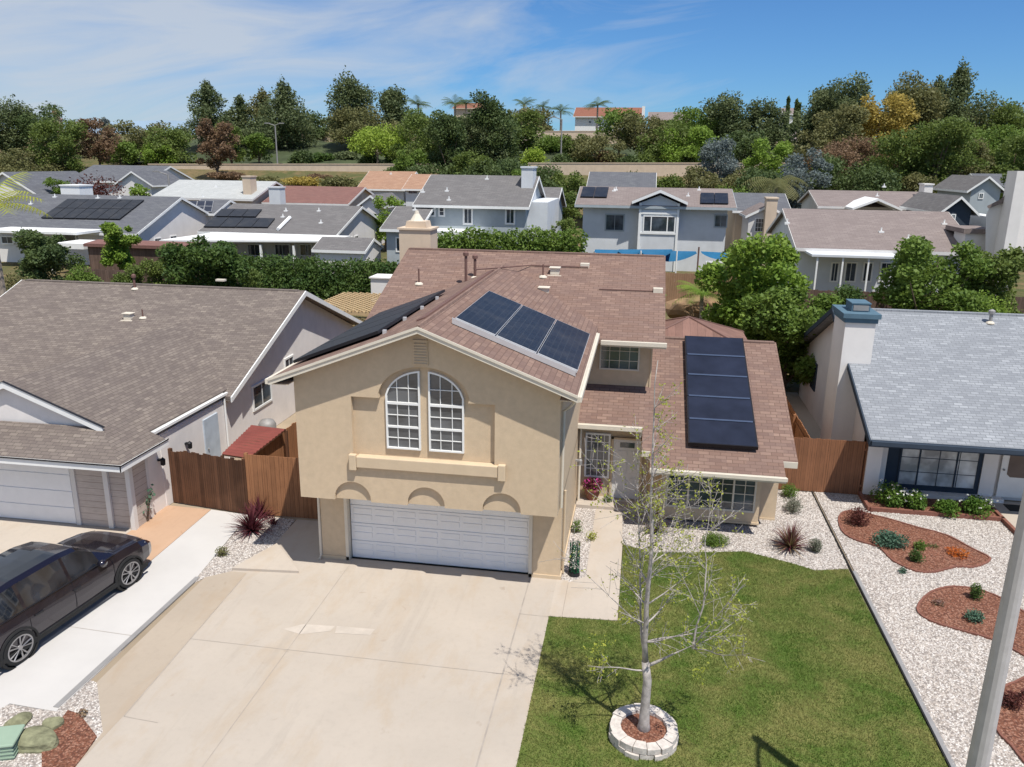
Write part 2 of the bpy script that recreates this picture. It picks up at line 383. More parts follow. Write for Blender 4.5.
# main driveway of the tan house
XL = -1.73
dw = [(-8.2, 18.7), (-8.3, 20.78), G(297, 520), G(284, 534), G(275, 545), G(231, 572), G(205, 578), G(97, 683), G(103, 733), G(75, 767), (-9.6, 4), (XL, 4), (XL, 16.82), (-1.66, 18.7)]
sheet('driveway', dw, .02, K['conc'])
sheet('driveway_slab', [(-9.76, 17.1), (-9.47, 11.8), (-9.47, 4), (-9.6, 4), G(75, 767), G(103, 733), G(97, 683), G(205, 578), G(231, 572), (-9.78, 17.45)], .0235, K['conc3'], .003)
mb = MB()
def jline(x0, y0, x1, y1, w=.014, z=.0245):
    d = Vector((x1-x0, y1-y0, 0)).normalized(); n = Vector((-d.y, d.x, 0))*w/2; a, b = Vector((x0, y0, z)), Vector((x1, y1, z))
    mb.poly([a-n, b-n, b+n, a+n])
jline(-7.3, 18.6, -7.2, 4); jline(-9.75, 17.1, -9.45, 11.8); jline(-9.6, 14.43, -2.44, 14.43); jline(-2.43, 18.6, -2.44, 4, .035); jline(-9.45, 11.8, -8.7, 11.75)
jline(-2.44, 16.8, XL, 16.8, .015); jline(-7.2, 9.6, -2.44, 9.6)
pass
setp(mb.build('driveway_joints', K['joint']), kind='structure')
mb = MB()
for pts in (((283, 630), (303, 625), (335, 627), (330, 632), (300, 635)), ((337, 627), (375, 630), (370, 636), (335, 634))): mb.poly([(*G(*p), .0245) for p in pts])
setp(mb.build('driveway_patch', plain('pale_concrete_patch', (.475, .42, .36), .9)), kind='structure')
# raised wedge of concrete beside the garage
mb = MB(); mb.prism([(*G(232, 571), .0), (*G(299, 574), 0), (*G(277, 546), 0)], (0, 0, .09)); setp(mb.build('concrete_wedge', K['concw'], bevel=.01), 'low triangular concrete ramp wedge beside the tan garage', 'ramp')
# neighbour's driveway on the left
sheet('side_driveway', [(-12.72, 20.9), (-11.42, 20.75), (-10.95, 17.1), (-10.86, 13.75), (-10.84, 11.7), (-11.9, 11.75), (-12.05, 11.3), (-13.0, 11.1), (-14.4, 12), (-14.4, 16.4), (-12.35, 16.4), (-12.6, 17.39)], .022, K['conc2'])
sheet('tan_patch', [(-14.25, 20.95), (-12.74, 20.9), (-12.62, 17.39), (-12.37, 16.42), (-14.25, 16.42)], .018, K['conctan'])
sheet('neighbour_driveway', [(-24, 19.5), (-14.26, 19.5), (-14.26, 18), (-14.42, 16.4), (-14.42, 12), (-14.6, 3), (-24, 3)], .014, K['concw'])
mb = MB(); mb.box(-10.98, -10.86, 11.8, 17.0, 0, .035); o = mb.build('concrete_strip', K['metal']); setp(o, kind='structure')
mb = MB(); jline(-14.3, 14.45, -10.9, 14.3, z=.0265); setp(mb.build('side_driveway_joint', K['joint']), kind='structure')
gl1 = [(-11.38, 20.74), (-9.9, 20.74), G(284, 534), G(275, 545), G(231, 572), G(205, 578), (-10.95, 16.6), (-10.95, 17.1)]
sheet('gravel_bed', gl1, .012, K['gravel'])
gl2 = [(-11.9, 11.73), (-10.84, 11.7), (-10.84, 12.7), G(97, 683), G(103, 733), G(75, 767), (-9.6, 6), (-16, 6), (-13.0, 11.0), (-12.1, 11.35)]
sheet('gravel_bed', gl2, .012, K['gravel'])
# walkway, porch
sheet('front_walk', [(-1.42, 16.85), (-.1, 16.94), (-.1, 20.95), (-.18, 23.2), (-1.0, 23.2), (-1.0, 18.9), (-1.42, 18.5)], .022, K['concw'])
sheet('front_walk', [(XL, 16.84), (-1.425, 16.84), (-1.425, 18.6), (-1.66, 18.6), (XL, 18.6)], .022, K['concw'])
sheet('porch_step', [(-1.66, 23.2), (.55, 23.2), (.55, 24.2), (-1.66, 24.2)], .12, K['concw'], .15)
# lawn
lawn_poly = [(XL, 4), (6.0, 4), (6.0, 10)] + [(5.95, 20.6)] + curve([(5.05, 20.36), (4.46, 20.68), (3.32, 21.13), (2.06, 20.85), (.81, 20.6)], 1) + [(-.09, 20.91), (-.09, 16.92), (XL, 16.82)]
def lawnm():
    m, b, L = base('mown_lawn', .9, 0, .15); P = coord(m, 'P')
    n = noise(m, P, .9, 7, .72, .6); n2 = noise(m, P, 9, 4, .7); n3 = noise(m, P, 60, 2, .6)
    c = mixn(m, rng_(m, n, .40, .62), (.068, .135, .017), (.22, .21, .07))
    c = mixn(m, rng_(m, n2, .4, .7, 0, .55), c, (.05, .085, .014)); c = mixn(m, rng_(m, n3, .4, .8, 0, .5), c, (.27, .26, .10))
    L.new(c, b.inputs['Base Color']); bumpn(m, b, n3, .8, .03); return m
K['lawn'] = lawnm()
sheet('lawn', lawn_poly, .02, K['lawn'])
def inside(poly, X, Y):
    r = np.zeros(len(X), bool); n = len(poly)
    for i in range(n):
        x0, y0 = poly[i]; x1, y1 = poly[(i+1) % n]
        if y0 == y1: continue
        c = ((y0 > Y) != (y1 > Y)) & (X < (x1-x0)*(Y-y0)/(y1-y0)+x0); r ^= c
    return r
def npmesh(name, V, F, mat, parent=None, loc=(0, 0, 0)):
    me = bpy.data.meshes.new(name); nv = len(V); k = F.shape[1]; nf = len(F)
    me.vertices.add(nv); me.vertices.foreach_set('co', V.astype(np.float32).ravel())
    me.loops.add(nf*k); me.loops.foreach_set('vertex_index', F.astype(np.int32).ravel())
    me.polygons.add(nf); me.polygons.foreach_set('loop_start', np.arange(0, nf*k, k, dtype=np.int32)); me.update(calc_edges=True); me.validate()
    me.materials.append(mat)
    ob = bpy.data.objects.new(name, me); C.objects.link(ob); ob.location = loc
    if parent: ob.parent = parent
    return ob
def grassy(name, poly, z, n, h, w, mat, ymin=8):
    A = np.array(poly); X = rng.uniform(A[:, 0].min(), A[:, 0].max(), n); Y = rng.uniform(max(ymin, A[:, 1].min()), A[:, 1].max(), n)
    k = inside(poly, X, Y); X, Y = X[k], Y[k]; n = len(X); a = rng.uniform(0, 6.28, n); hh = h*rng.uniform(.5, 1.3, n); le = rng.normal(0, h*.45, (n, 2))
    V = np.empty((n, 3, 3)); dx, dy = np.cos(a)*w/2, np.sin(a)*w/2
    V[:, 0] = np.stack([X-dx, Y-dy, np.full(n, z)], 1); V[:, 1] = np.stack([X+dx, Y+dy, np.full(n, z)], 1); V[:, 2] = np.stack([X+le[:, 0], Y+le[:, 1], z+hh], 1)
    return npmesh(name, V.reshape(-1, 3), np.arange(n*3).reshape(-1, 3), mat)
K['blade'] = leafmat('grass_blades', (.072, .14, .017), (.25, .235, .08), .9, .2)
setp(grassy('grass', lawn_poly, .02, 230000, .045, .012, K['blade']), 'short green lawn grass with yellowed patches', 'grass', kind='stuff')
# white gravel round the house front and the right-hand yard
sheet('gravel_bed', [(-1.64, 18.6), (-1.42, 18.5), (-1.0, 18.9), (-1.0, 23.2), (-1.64, 23.2)], .012, K['gravel'])
gfront = [(-.1, 20.9), (.81, 20.6), (2.06, 20.85), (3.32, 21.13), (4.46, 20.68), (5.05, 20.36), (5.97, 20.6), (6.0, 25.9), (4.45, 25.9), (4.45, 23.45), (-.18, 23.45)]
sheet('gravel_bed', gfront, .014, K['gravel'])
gright = [(6.1, 5), (22, 5), (22, 24), (11.4, 24.2), (11.4, 25.0), (7.5, 24.6), (7.5, 26.4), (6.1, 26.4)]
sheet('gravel_bed', gright, .016, K['gravel'])
mb = MB(); mb.box(6.0, 6.035, 4, 26.2, -.05, .045); setp(mb.build('lawn_edging', K['rubber']), kind='structure')
mb = MB(); mb.box(6.037, 6.14, 4, 20.5, -.05, .03); setp(mb.build('edging_strip', K['metal']), kind='structure')
sheet('side_path', [(4.7, 26.0), (7.7, 26.0), (7.7, 44), (4.7, 44)], .01, K['concw'])
def pebbles(poly, n, z, s, mat):
    A = np.array(poly); X = rng.uniform(A[:, 0].min(), min(14, A[:, 0].max()), n); Y = rng.uniform(max(9, A[:, 1].min()), A[:, 1].max(), n)
    k = inside(poly, X, Y); X, Y = X[k], Y[k]; n = len(X)
    o = np.array([(1, 0, 0), (-.5, .87, 0), (-.5, -.87, 0), (0, 0, .7)]); a = rng.uniform(0, 6.28, n); sc = s*rng.uniform(.5, 1.4, n)
    V = np.empty((n, 4, 3)); c, s_ = np.cos(a)[:, None], np.sin(a)[:, None]
    V[:, :, 0] = X[:, None]+(o[:, 0]*c-o[:, 1]*s_)*sc[:, None]; V[:, :, 1] = Y[:, None]+(o[:, 0]*s_+o[:, 1]*c)*sc[:, None]*.8; V[:, :, 2] = z+o[:, 2]*sc[:, None]
    V += rng.normal(0, s*.15, V.shape)
    F = np.array([(0, 1, 3), (1, 2, 3), (2, 0, 3)]); F = (F[None]+4*np.arange(n)[:, None, None]).reshape(-1, 3)
    return V.reshape(-1, 3), F
Vs, Fs, off = [], [], 0
for pl, n, z in ((gfront, 26000, .014), (gright, 130000, .016), (gl1, 6000, .012), (gl2, 14000, .012)):
    V, F = pebbles(pl, n, z, .026, None); Vs.append(V); Fs.append(F+off); off += len(V)
setp(npmesh('gravel', np.concatenate(Vs), np.concatenate(Fs), K['gravel']), 'loose white and grey landscaping gravel', 'gravel', kind='stuff')

# ------------------------------------------------------------------ building kit
def window(parent, o, U, N, w, h, nx=2, ny=1, fr=.05, pane='glass', frame='white', proud=.05, name='window', mull=()):
    """o = lower left corner on the wall plane; U along the wall, N outward; one frame mesh with its pane"""
    o, U, N = Vector(o), Vector(U), Vector(N); V = Vector((0, 0, 1)); mb = MB(); b = lambda *a: mb.obox(o, U, V, N, *a)
    b(0, w, 0, fr, -.02, proud); b(0, w, h-fr, h, -.02, proud); b(0, fr, fr, h-fr, -.02, proud); b(w-fr, w, fr, h-fr, -.02, proud)
    t = min(.022, fr*.34) if fr < .07 else fr*.3
    for i in range(1, nx): b(w*i/nx-t/2, w*i/nx+t/2, fr, h-fr, 0, proud*.7)
    for j in range(1, ny): b(fr, w-fr, h*j/ny-t/2, h*j/ny+t/2, 0, proud*.66)
    for x in mull: b(w*x-fr*.45, w*x+fr*.45, fr, h-fr, 0, proud*.9)
    f = mb.build(name, K[frame], parent)
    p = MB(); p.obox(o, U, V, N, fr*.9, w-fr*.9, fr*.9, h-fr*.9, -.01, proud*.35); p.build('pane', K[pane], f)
    return f
def gable_slabs(mb, a0, a1, b0, b1, ze, slope, axis, th=.14):
    """solid gable roof: eaves at a0/a1 across, ridge along b"""
    c = (a0+a1)/2; zr = ze+slope*(a1-a0)/2
    P = [(a0, ze), (c, zr), (a1, ze), (a1, ze-th), (c, zr-th), (a0, ze-th)]
    if axis == 'y': mb.prism([(a, b0, z) for a, z in P], (0, b1-b0, 0))
    else: mb.prism([(b0, a, z) for a, z in P], (b1-b0, 0, 0))
def gable_fascia(mb, a0, a1, b0, b1, ze, slope, axis, w=.2, t=.04, top=-.02, ends=(1, 1), sides=(1, 1)):
    c = (a0+a1)/2; zr = ze+slope*(a1-a0)/2
    P = [(a0, ze+top), (c, zr+top), (a1, ze+top), (a1, ze+top-w), (c, zr+top-w), (a0, ze+top-w)]
    for k, b, d in ((0, b0, -t), (1, b1, t)):
        if not ends[k]: continue
        if axis == 'y': mb.prism([(a, b, z) for a, z in P], (0, d, 0))
        else: mb.prism([(b, a, z) for a, z in P], (d, 0, 0))
    for k, (a, d) in enumerate(((a0, -t), (a1, t))):
        if not sides[k]: continue
        lo, hi = min(a, a+d), max(a, a+d)
        if axis == 'y': mb.box(lo, hi, b0-t, b1+t, ze+top-w, ze+top-.003)
        else: mb.box(b0-t, b1+t, lo, hi, ze+top-w, ze+top-.003)
def gable_walls(mb, a0, a1, b0, b1, z0, ze, slope, axis, oh):
    c = (a0+a1)/2; zt = ze-.14+slope*oh; zr = zt+slope*(a1-a0)/2
    P = [(a0, z0), (a1, z0), (a1, zt), (c, zr), (a0, zt)]
    if axis == 'y': mb.prism([(a, b0, z) for a, z in P], (0, b1-b0, 0))
    else: mb.prism([(b0, a, z) for a, z in P], (b1-b0, 0, 0))
def block(root, x0, x1, y0, y1, z0, ze, slope, axis, wall, roof, trim='white', oh=.45, fw=.22):
    """walls x0..x1,y0..y1 with a gable roof; ze = roof height at the eave edge"""
    if axis == 'x': a0, a1, b0, b1 = y0, y1, x0, x1
    else: a0, a1, b0, b1 = x0, x1, y0, y1
    m = MB(); gable_walls(m, a0, a1, b0, b1, z0, ze, slope, axis, oh); m.build('wall', K[wall], root)
    m = MB(); gable_slabs(m, a0-oh, a1+oh, b0-oh*.7, b1+oh*.7, ze, slope, axis); r = m.build('roof', K[roof], root)
    m = MB(); gable_fascia(m, a0-oh, a1+oh, b0-oh*.7, b1+oh*.7, ze, slope, axis, fw); m.build('fascia', K[trim], r)
    return r
def slope_slab(mb, poly, zf, th=.16):
    top = [(x, y, zf(x, y)) for x, y in poly]; mb.prism([(x, y, z-th) for x, y, z in top], (0, 0, th))
def extrude_tess(mb, loops, mp, depth):
    """front face with holes, side walls of every loop; mp(a,b,d) -> xyz, d = depth behind the face"""
    L3 = [[Vector((a, b, 0)) for a, b in lp] for lp in loops]; flat = [p for lp in loops for p in lp]
    base_ = len(mb.v); mb.v += [tuple(mp(a, b, 0)) for a, b in flat]
    for t in tessellate_polygon(L3):
        a, b, c = (flat[i] for i in t); s = (b[0]-a[0])*(c[1]-a[1])-(b[1]-a[1])*(c[0]-a[0])
        if abs(s) < 1e-9: continue
        mb.f.append(tuple(base_+i for i in (t if s > 0 else t[::-1])))
    for li, lp in enumerate(loops):
        n = len(lp)
        for i in range(n):
            p, q = lp[i], lp[(i+1) % n]; mb.poly([mp(*p, 0), mp(*p, depth), mp(*q, depth), mp(*q, 0)])
def vent_pipe(root, x, y, z, h, r=.04, mat='rustpipe', cap=False):
    m = MB(); m.tube([(x, y, z-.3), (x, y, z+h)], r, 8)
    if cap: m.lathe((x, y, z+h), [(r*.9, -.02), (r*2, 0), (r*2, .1), (r*.3, .16)], 8)
    o = m.build('vent_pipe', K[mat], root); m = MB(); m.lathe((x, y, z), [(.16, -.02), (.14, .03), (.06, .07)], 8); m.build('flashing', K['cream'], o); return o
def roof_vent(root, x, y, z, mat='cream'):
    m = MB(); m.box(x-.16, x+.16, y-.13, y+.13, z-.15, z+.18); m.box(x-.2, x+.2, y-.18, y+.16, z+.18, z+.22); m.box(x-.25, x+.25, y-.22, y+.2, z-.12, z-.06)
    m.build('roof_vent', K[mat], root, bevel=.01)
def solar(root, corners, nx, ny, mat, edge='alu', th=.08, gap=.02, name='solar_panel', lift=.1, edgew=.03):
    """corners: lower-left, lower-right, upper-right, upper-left on the roof"""
    a, b, c, d = (Vector(p) for p in corners); n = (b-a).cross(d-a).normalized()
    if n.z < 0: n = -n
    def pt(u, v): return a*(1-u)*(1-v)+b*u*(1-v)+c*u*v+d*(1-u)*v
    for j in range(ny):
        for i in range(nx):
            u0, u1, v0, v1 = i/nx, (i+1)/nx, j/ny, (j+1)/ny; gu = gap/2/max((b-a).length, .1); gv = gap/2/max((d-a).length, .1)
            q = [pt(u0+gu, v0+gv), pt(u1-gu, v0+gv), pt(u1-gu, v1-gv), pt(u0+gu, v1-gv)]
            m = MB(); m.prism([p+n*lift for p in q], n*th); o = m.build(name, K[edge], root)
            cen = sum(q, Vector())/4; m = MB(); ex = edgew
            q2 = [p+(cen-p)*(ex*1.4/max(.3, (cen-p).length)) for p in q]; m.prism([p+n*(lift+th) for p in q2], n*.006); m.build('panel_glass', K[mat], o)

# ================================================================== the tan two-storey house
H = thing('tan_house', 'two-storey tan stucco house with red-brown roof and arched window over a white garage door', 'house', (-3.5, 18.6, 0))
XR, XLh, FY, GY = -1.66, -8.15, 17.47, 18.62
GX0, GX1 = -8.58, -1.26
GE, GS, GC = 5.47, .385, -4.92          # eave height, slope, centre of the front gable
gz = lambda x: GE+GS*((GX1-GX0)/2-abs(x-GC))
# lower storey with the garage opening
m = MB()
m.box(XLh, -7.40, GY, GY+.25, 0, 2.35); m.box(-2.48, XR, GY, GY+.25, 0, 2.35); m.box(-7.40, -2.48, GY, GY+.25, 2.12, 2.35)
m.box(XLh, XLh+.2, GY+.25, 25, 0, 2.35); m.box(XR-.2, XR, GY+.25, 25, 0, 2.35)
m.build('lower_wall', K['stucco'], H)
m = MB(); m.box(XLh-.03, -7.40, GY-.03, GY, 0, .12); m.box(-2.48, XR+.03, GY-.03, GY, 0, .12); m.box(XR, XR+.03, GY, 24.2, 0, .12); m.build('base_trim', K['stucco2'], H)
m = MB(); m.box(XLh+.2, XR-.2, GY+.6, 24.9, 2.0, 2.3); m.build('garage_ceiling', K['stucco2'], H)
# garage door: four sections with pressed panels
g = MB(); g.box(-7.38, -2.50, GY+.19, GY+.24, 0.02, 2.1); gd = g.build('garage_door', K['gdoor'], H)
g = MB()
for r_ in range(4):
    z0 = .03+r_*.52
    g.box(-7.37, -2.51, GY+.165, GY+.191, z0+.012, z0+.508)
gp = g.build('door_section', K['gdoor'], gd, bevel=.006)
g = MB()
for r_ in range(4):
    for c_ in range(8):
        x0 = -7.33+c_*.603; z0 = .03+r_*.52; g.box(x0+.05, x0+.555, GY+.15, GY+.166, z0+.1, z0+.25); g.box(x0+.05, x0+.555, GY+.15, GY+.166, z0+.29, z0+.43)
g.build('raised_panel', K['gdoor'], gd, bevel=.008)
g = MB(); g.box(-7.48, -7.395, GY-.03, GY+.22, 0, 2.2); g.box(-2.485, -2.40, GY-.03, GY+.22, 0, 2.2); g.box(-7.48, -2.40, GY-.03, GY+.22, 2.105, 2.2); g.build('garage_door_trim', K['cream'], H)
g = MB(); g.box(-7.38, -2.5, GY+.15, GY+.2, 0.0, .02); g.build('door_seal', K['rubber'], gd)
# upper front, with the big niche and three blind arches along its lower edge
top = [(XR, gz(XR)-.17), (GC, gz(GC)-.17), (XLh, gz(XLh)-.17)]
def arc(cx, cz, rx, rz, a0, a1, n):
    return [(cx+rx*math.cos(R(a0+(a1-a0)*i/n)), cz+rz*math.sin(R(a0+(a1-a0)*i/n))) for i in range(n+1)]
ZB = 2.31; bot = []
for cx in (-6.78, -4.9, -3.02): bot += [(cx-.47, ZB)]+arc(cx, ZB+.06, .47, .45, 180, 0, 14)+[(cx+.47, ZB)]
outer = [(XLh, ZB)]+bot+[(XR, ZB)]+top
niche = [(-6.72, 3.49), (-3.2, 3.49), (-3.2, 5.03), (-3.84, 5.03)]+arc(-4.92, 5.03, 1.12, .82, 0, 180, 24)[1:-1]+[(-6.02, 5.03), (-6.72, 5.03)]
m = MB(); extrude_tess(m, [outer, niche[::-1]], lambda a, b, d: (a, FY+d, b), .14)
m.build('upper_front_wall', K['stucco'], H)
m = MB(); a_ = [(XLh+.003, ZB+.003), (XR-.003, ZB+.003), (XR-.003, gz(XR)-.17), (GC, gz(GC)-.17), (XLh+.003, gz(XLh)-.17)]
m.prism([(x, FY+.141, z) for x, z in a_], (0, .1, 0)); m.build('niche_wall', K['stucco'], H)
# close the arches flush to 6 cm deep
for cx in (-6.78, -4.9, -3.02): m = MB(); m.box(cx-.46, cx+.46, FY+.09, FY+.139, ZB+.003, ZB+.5); m.build('blind_arch', K['stucco'], H)
m = MB(); m.box(XLh, XLh+.15, FY+.242, 34, ZB, GE+.1); m.box(XR-.15, XR, FY+.242, 25.2, ZB, GE+.1); m.box(XLh+.15, XR-.15, FY+.242, GY+.6, ZB, ZB+.1); m.build('upper_side_wall', K['stucco'], H)
m = MB(); m.box(-6.62, -3.1, FY-.1, FY+.139, 3.24, 3.53); sl_ = m.build('window_ledge', K['stucco2'], H, bevel=.02)
for a, b in ((-6.80, -6.62), (-3.1, -2.92)): m = MB(); m.box(a, b, FY-.13, FY, 3.17, 3.58); m.build('ledge_end', K['stucco2'], sl_, bevel=.02)
# the two arched window halves
NW = FY+.14
def arch_window(xa, xb, side):
    cx, rz, rx, z0, zs = -4.92, .78, .98, 3.74, 4.95
    def ztop(x): return zs+rz*math.sqrt(max(0, 1-((x-cx)/rx)**2))
    n = 14; xs_ = [xa+(xb-xa)*i/n for i in range(n+1)]
    out = [(xa, z0), (xb, z0)]+[(x, ztop(x)) for x in xs_[::-1]]
    t = .04; xin = [xa+t+(xb-xa-2*t)*i/n for i in range(n+1)]
    def zin(x): return zs+(rz-t)*math.sqrt(max(0, 1-((x-cx)/(rx-t))**2))
    inn = [(xa+t, z0+t), (xb-t, z0+t)]+[(x, zin(x)) for x in xin[::-1]]
    m = MB(); extrude_tess(m, [out, inn[::-1]], lambda a, b, d: (a, NW-.07+d, b), .07)
    w = xb-xa
    m.box(xa+t, xb-t, NW-.065, NW-.002, 4.87, 4.93); m.box(xa+t, xb-t, NW-.06, NW-.002, 4.28, 4.33)
    for i in (1, 2):
        x = xa+w*i/3; m.box(x-.008, x+.008, NW-.045, NW-.002, z0+t, min(ztop(x), ztop(x))-.03)
    for z in (4.02, 4.6, 5.28):
        x0, x1 = xa+t, xb-t
        if z > 5.2:
            lim = rx*math.sqrt(1-((z-zs)/rz)**2)-.02; x0 = max(x0, cx-lim); x1 = min(x1, cx+lim)
        m.box(x0, x1, NW-.044, NW-.002, z-.008, z+.008)
    f = m.build('arched_window', K['white'], H)
    g = MB(); g.prism([(a, NW-.006, b) for a, b in inn], (0, -.014, 0)); g.build('pane', K['glassb'], f)
arch_window(-5.88, -5.03, -1); arch_window(-4.82, -3.96, 1)
# louvred gable vent
m = MB(); m.box(-5.14, -4.79, FY-.03, FY, 5.9, 6.5); v_ = m.build('gable_vent', K['stucco2'], H); m = MB()
for i in range(8): m.obox((-4.965, FY-.03, 5.95+i*.068), (1, 0, 0), (0, .7, .7), (0, -.7, .7), -.15, .15, -.03, .03, -.008, .008)
m.build('louvre', K['stucco'], v_)
# front gable roof running back into the main roof
RY0 = 17.12
m = MB(); gable_slabs(m, GX0, GX1, RY0, 29.2, GE, GS, 'y', .13); gr = m.build('front_gable_roof', K['roofred'], H)
m = MB(); gable_fascia(m, GX0, GX1, RY0, 24.2, GE, GS, 'y', .13, .04, ends=(1, 0)); m.build('fascia', K['cream'], gr)
m = MB(); P = [(GX0-.02, GE+.01), (GC, gz(GC)+.012), (GX1+.02, GE+.01), (GX1+.02, GE-.05), (GC, gz(GC)-.05), (GX0-.02, GE-.05)]; m.prism([(a, RY0-.065, z) for a, z in P], (0, .024, 0)); m.build('drip_edge', K['cream'], gr)
for s_, xx in ((1, GX1+.045), (-1, GX0-.045)):
    m = MB(); m.box(xx-.07 if s_ < 0 else xx-.0, xx+.0 if s_ < 0 else xx+.06, RY0-.04, 24.15, GE-.14, GE-.02); m.build('gutter', K['cream'], gr)
m = MB(); m.prism([(GX0+.02, RY0+.02, GE-.135), (XLh-.002, RY0+.02, GE-.135), (XLh-.002, 34, GE-.135), (GX0+.02, 34, GE-.135)], (0, 0, -.02)); m.prism([(XR+.002, RY0+.02, GE-.135), (GX1-.02, RY0+.02, GE-.135), (GX1-.02, 24.2, GE-.135), (XR+.002, 24.2, GE-.135)], (0, 0, -.02)); m.build('soffit', K['stucco2'], gr)
# ridge cap
m = MB(); m.tube([(GC, RY0, gz(GC)-.01), (GC, 28.3, gz(GC)-.01)], .055, 6); m.build('ridge_cap', K['roofred'], gr)
m = MB(); m.obox((GC-.2, 18.5, gz(GC-.2)), (-1, 0, -GS), (0, 1, 0), (-GS, 0, 1), 0, .22, 0, 9.2, .0, .035); m.build('ridge_vent', K['rustpipe'], gr)
# main roof: ridge across, behind
ME, MY, MS = 5.2, 24.4, .36; RYm = 30.05; mz = lambda y: ME+MS*((y-MY) if y < RYm else (2*RYm-MY-y))
m = MB(); m.prism([(-8.95, MY, ME), (-8.95, RYm, mz(RYm)), (-8.95, 2*RYm-MY, ME), (-8.95, 2*RYm-MY, ME-.15), (-8.95, RYm, mz(RYm)-.15), (-8.95, MY, ME-.15)], (9.8, 0, 0)); mr_ = m.build('main_roof', K['roofred'], H)
m = MB()
for x in (): m.prism([(x, MY-.03, ME-.02), (x, RYm, mz(RYm)-.01), (x, 2*RYm-MY, ME-.02), (x, 2*RYm-MY, ME-.2), (x, RYm, mz(RYm)-.2), (x, MY-.03, ME-.2)], (.04, 0, 0))
m.box(-1.1, .89, MY-.04, MY-.002, ME-.2, ME-.01); m.build('fascia', K['cream'], mr_)
m = MB(); m.box(-1.12, .9, MY-.14, MY-.045, ME-.13, ME-.01); m.build('gutter', K['cream'], mr_)
m = MB(); m.box(-8.9, .8, RYm-.13, RYm+.13, mz(RYm)-.05, mz(RYm)+.015); m.build('ridge_cap', K['roofred'], mr_)
m = MB(); m.prism([(-8.14, 25.2, 2.3), (-8.14, 34.9, 2.3), (-8.14, 34.9, 5.2), (-8.14, RYm, 6.95), (-8.14, 25.2, 5.15)], (8.59, 0, 0)); m.build('upper_rear_wall', K['stucco'], H)
window(H, (-1.18, 25.2, 4.05), (1, 0, 0), (0, -1, 0), 1.28, .95, 4, 3, .05, 'glass', 'cream')
m = MB(); m.box(.45, .5, 25.17, 25.4, 3.3, 5.05); m.build('corner_trim', K['stucco2'], H)
# pipe run along the right part of the roof
m = MB(); m.tube([(-5.6, 26.6, gz(-5.0)+.1), (-4.0, 28.9, mz(28.9)+.05), (-1.9, 28.9, mz(28.9)+.05)], .025, 6); m.tube([(-1.4, 27.4, mz(27.4)+.04), (.45, 27.4, mz(27.4)+.04)], .02, 6); m.build('conduit', K['rustpipe'], mr_)
for px, py_, h in ((419, 284, .55), (543, 277, .45), (541, 315, .4)):
    d = ray(px, py_); t = ((ME-MS*MY)-CAMZ)/(d.z-MS*d.y); p = Vector((0, 0, CAMZ))+d*t; vent_pipe(H, p.x, p.y, p.z, h, .03)
for px, py_, h in ((466, 287, 1.1), (475, 278, .7)):
    d = ray(px, py_); t = ((ME-MS*MY)-CAMZ)/(d.z-MS*d.y); p = Vector((0, 0, CAMZ))+d*t; vent_pipe(H, p.x, p.y, p.z, h, .05, cap=True)
for px, py_ in ((555, 273), (544, 293), (658, 291), (585, 266)):
    d = ray(px, py_); t = ((ME-MS*MY)-CAMZ)/(d.z-MS*d.y); p = Vector((0, 0, CAMZ))+d*t
    if px in (555, 544): roof_vent(H, p.x, p.y, p.z)
    else:
        m = MB(); m.box(p.x-.16, p.x+.16, p.y-.14, p.y+.14, p.z-.05, p.z+.1); m.build('flashing', K['cream'], mr_)
# chimney behind the ridge
p0, p1 = at(402, 235, Y=31.6), at(433, 235, Y=31.6); zt = at(417, 230, Y=31.2).z; zs = at(417, 221, Y=31.6).z
m = MB(); m.box(p0.x, p1.x, 31.2, 32.3, 5.2, zt); ch = m.build('chimney', K['beige'], H); m = MB(); m.box(p0.x-.06, p1.x+.06, 31.14, 32.36, zt, zt+.07); m.build('chimney_ledge', K['beige'], ch)
m = MB(); a, b = p0.x+.2, p1.x-.2; m.prism([(a, 31.4, zt+.07), (b, 31.4, zt+.07), (b-.06, 31.4, zs), (a+.06, 31.4, zs)], (0, .75, 0)); m.build('chimney_shoulder', K['beige'], ch)
m = MB(); cx = (a+b)/2; m.lathe((cx-.05, 31.75, zs-.02), [(.3, 0), (.26, .06), (.1, .3), (.07, .42), (.0, .43)], 10); m.build('chimney_pot', K['cream'], ch)
# long thermal collectors on both slopes of the front gable
def gpt(x, y): return (x, y, gz(x))
def onplane(px, py_, s): # right slope s=1, left s=-1
    d = ray(px, py_); A = GE+GS*3.8+GS*s*GC; t = (A-CAMZ)/(d.z+GS*s*d.x); p = Vector((0, 0, CAMZ))+d*t; return p
xa, xb, ya, yb = -4.45, -1.42, 18.5, 22.85
solar(gr, [gpt(xa, ya), gpt(xb, ya), gpt(xb, yb), gpt(xa, yb)], 3, 1, 'solar', 'alu', .07, .03, 'solar_panel', .1)
m = MB(); m.prism([Vector(gpt(xa, ya))+Vector((0, -.03, .02)), Vector(gpt(xb, ya))+Vector((0, -.03, .02)), Vector(gpt(xb, ya))+Vector((0, -.03, .16)), Vector(gpt(xa, ya))+Vector((0, -.03, .16))], (0, .025, 0)); m.build('panel_skirt', K['alu'], gr)
solar(gr, [gpt(-8.4, 18.1), gpt(-6.15, 18.1), gpt(-6.15, 24.8), gpt(-8.4, 24.8)], 1, 4, 'black', 'black', .07, .02, 'roof_collector', .06)
m = MB()
for yy in (18.3, 20, 21.7, 23.4): m.box(-6.14, -6.05, yy-.04, yy+.04, gz(-6.1)-.02, gz(-6.1)+.09)
m.build('mounting_bracket', K['alu'], gr)
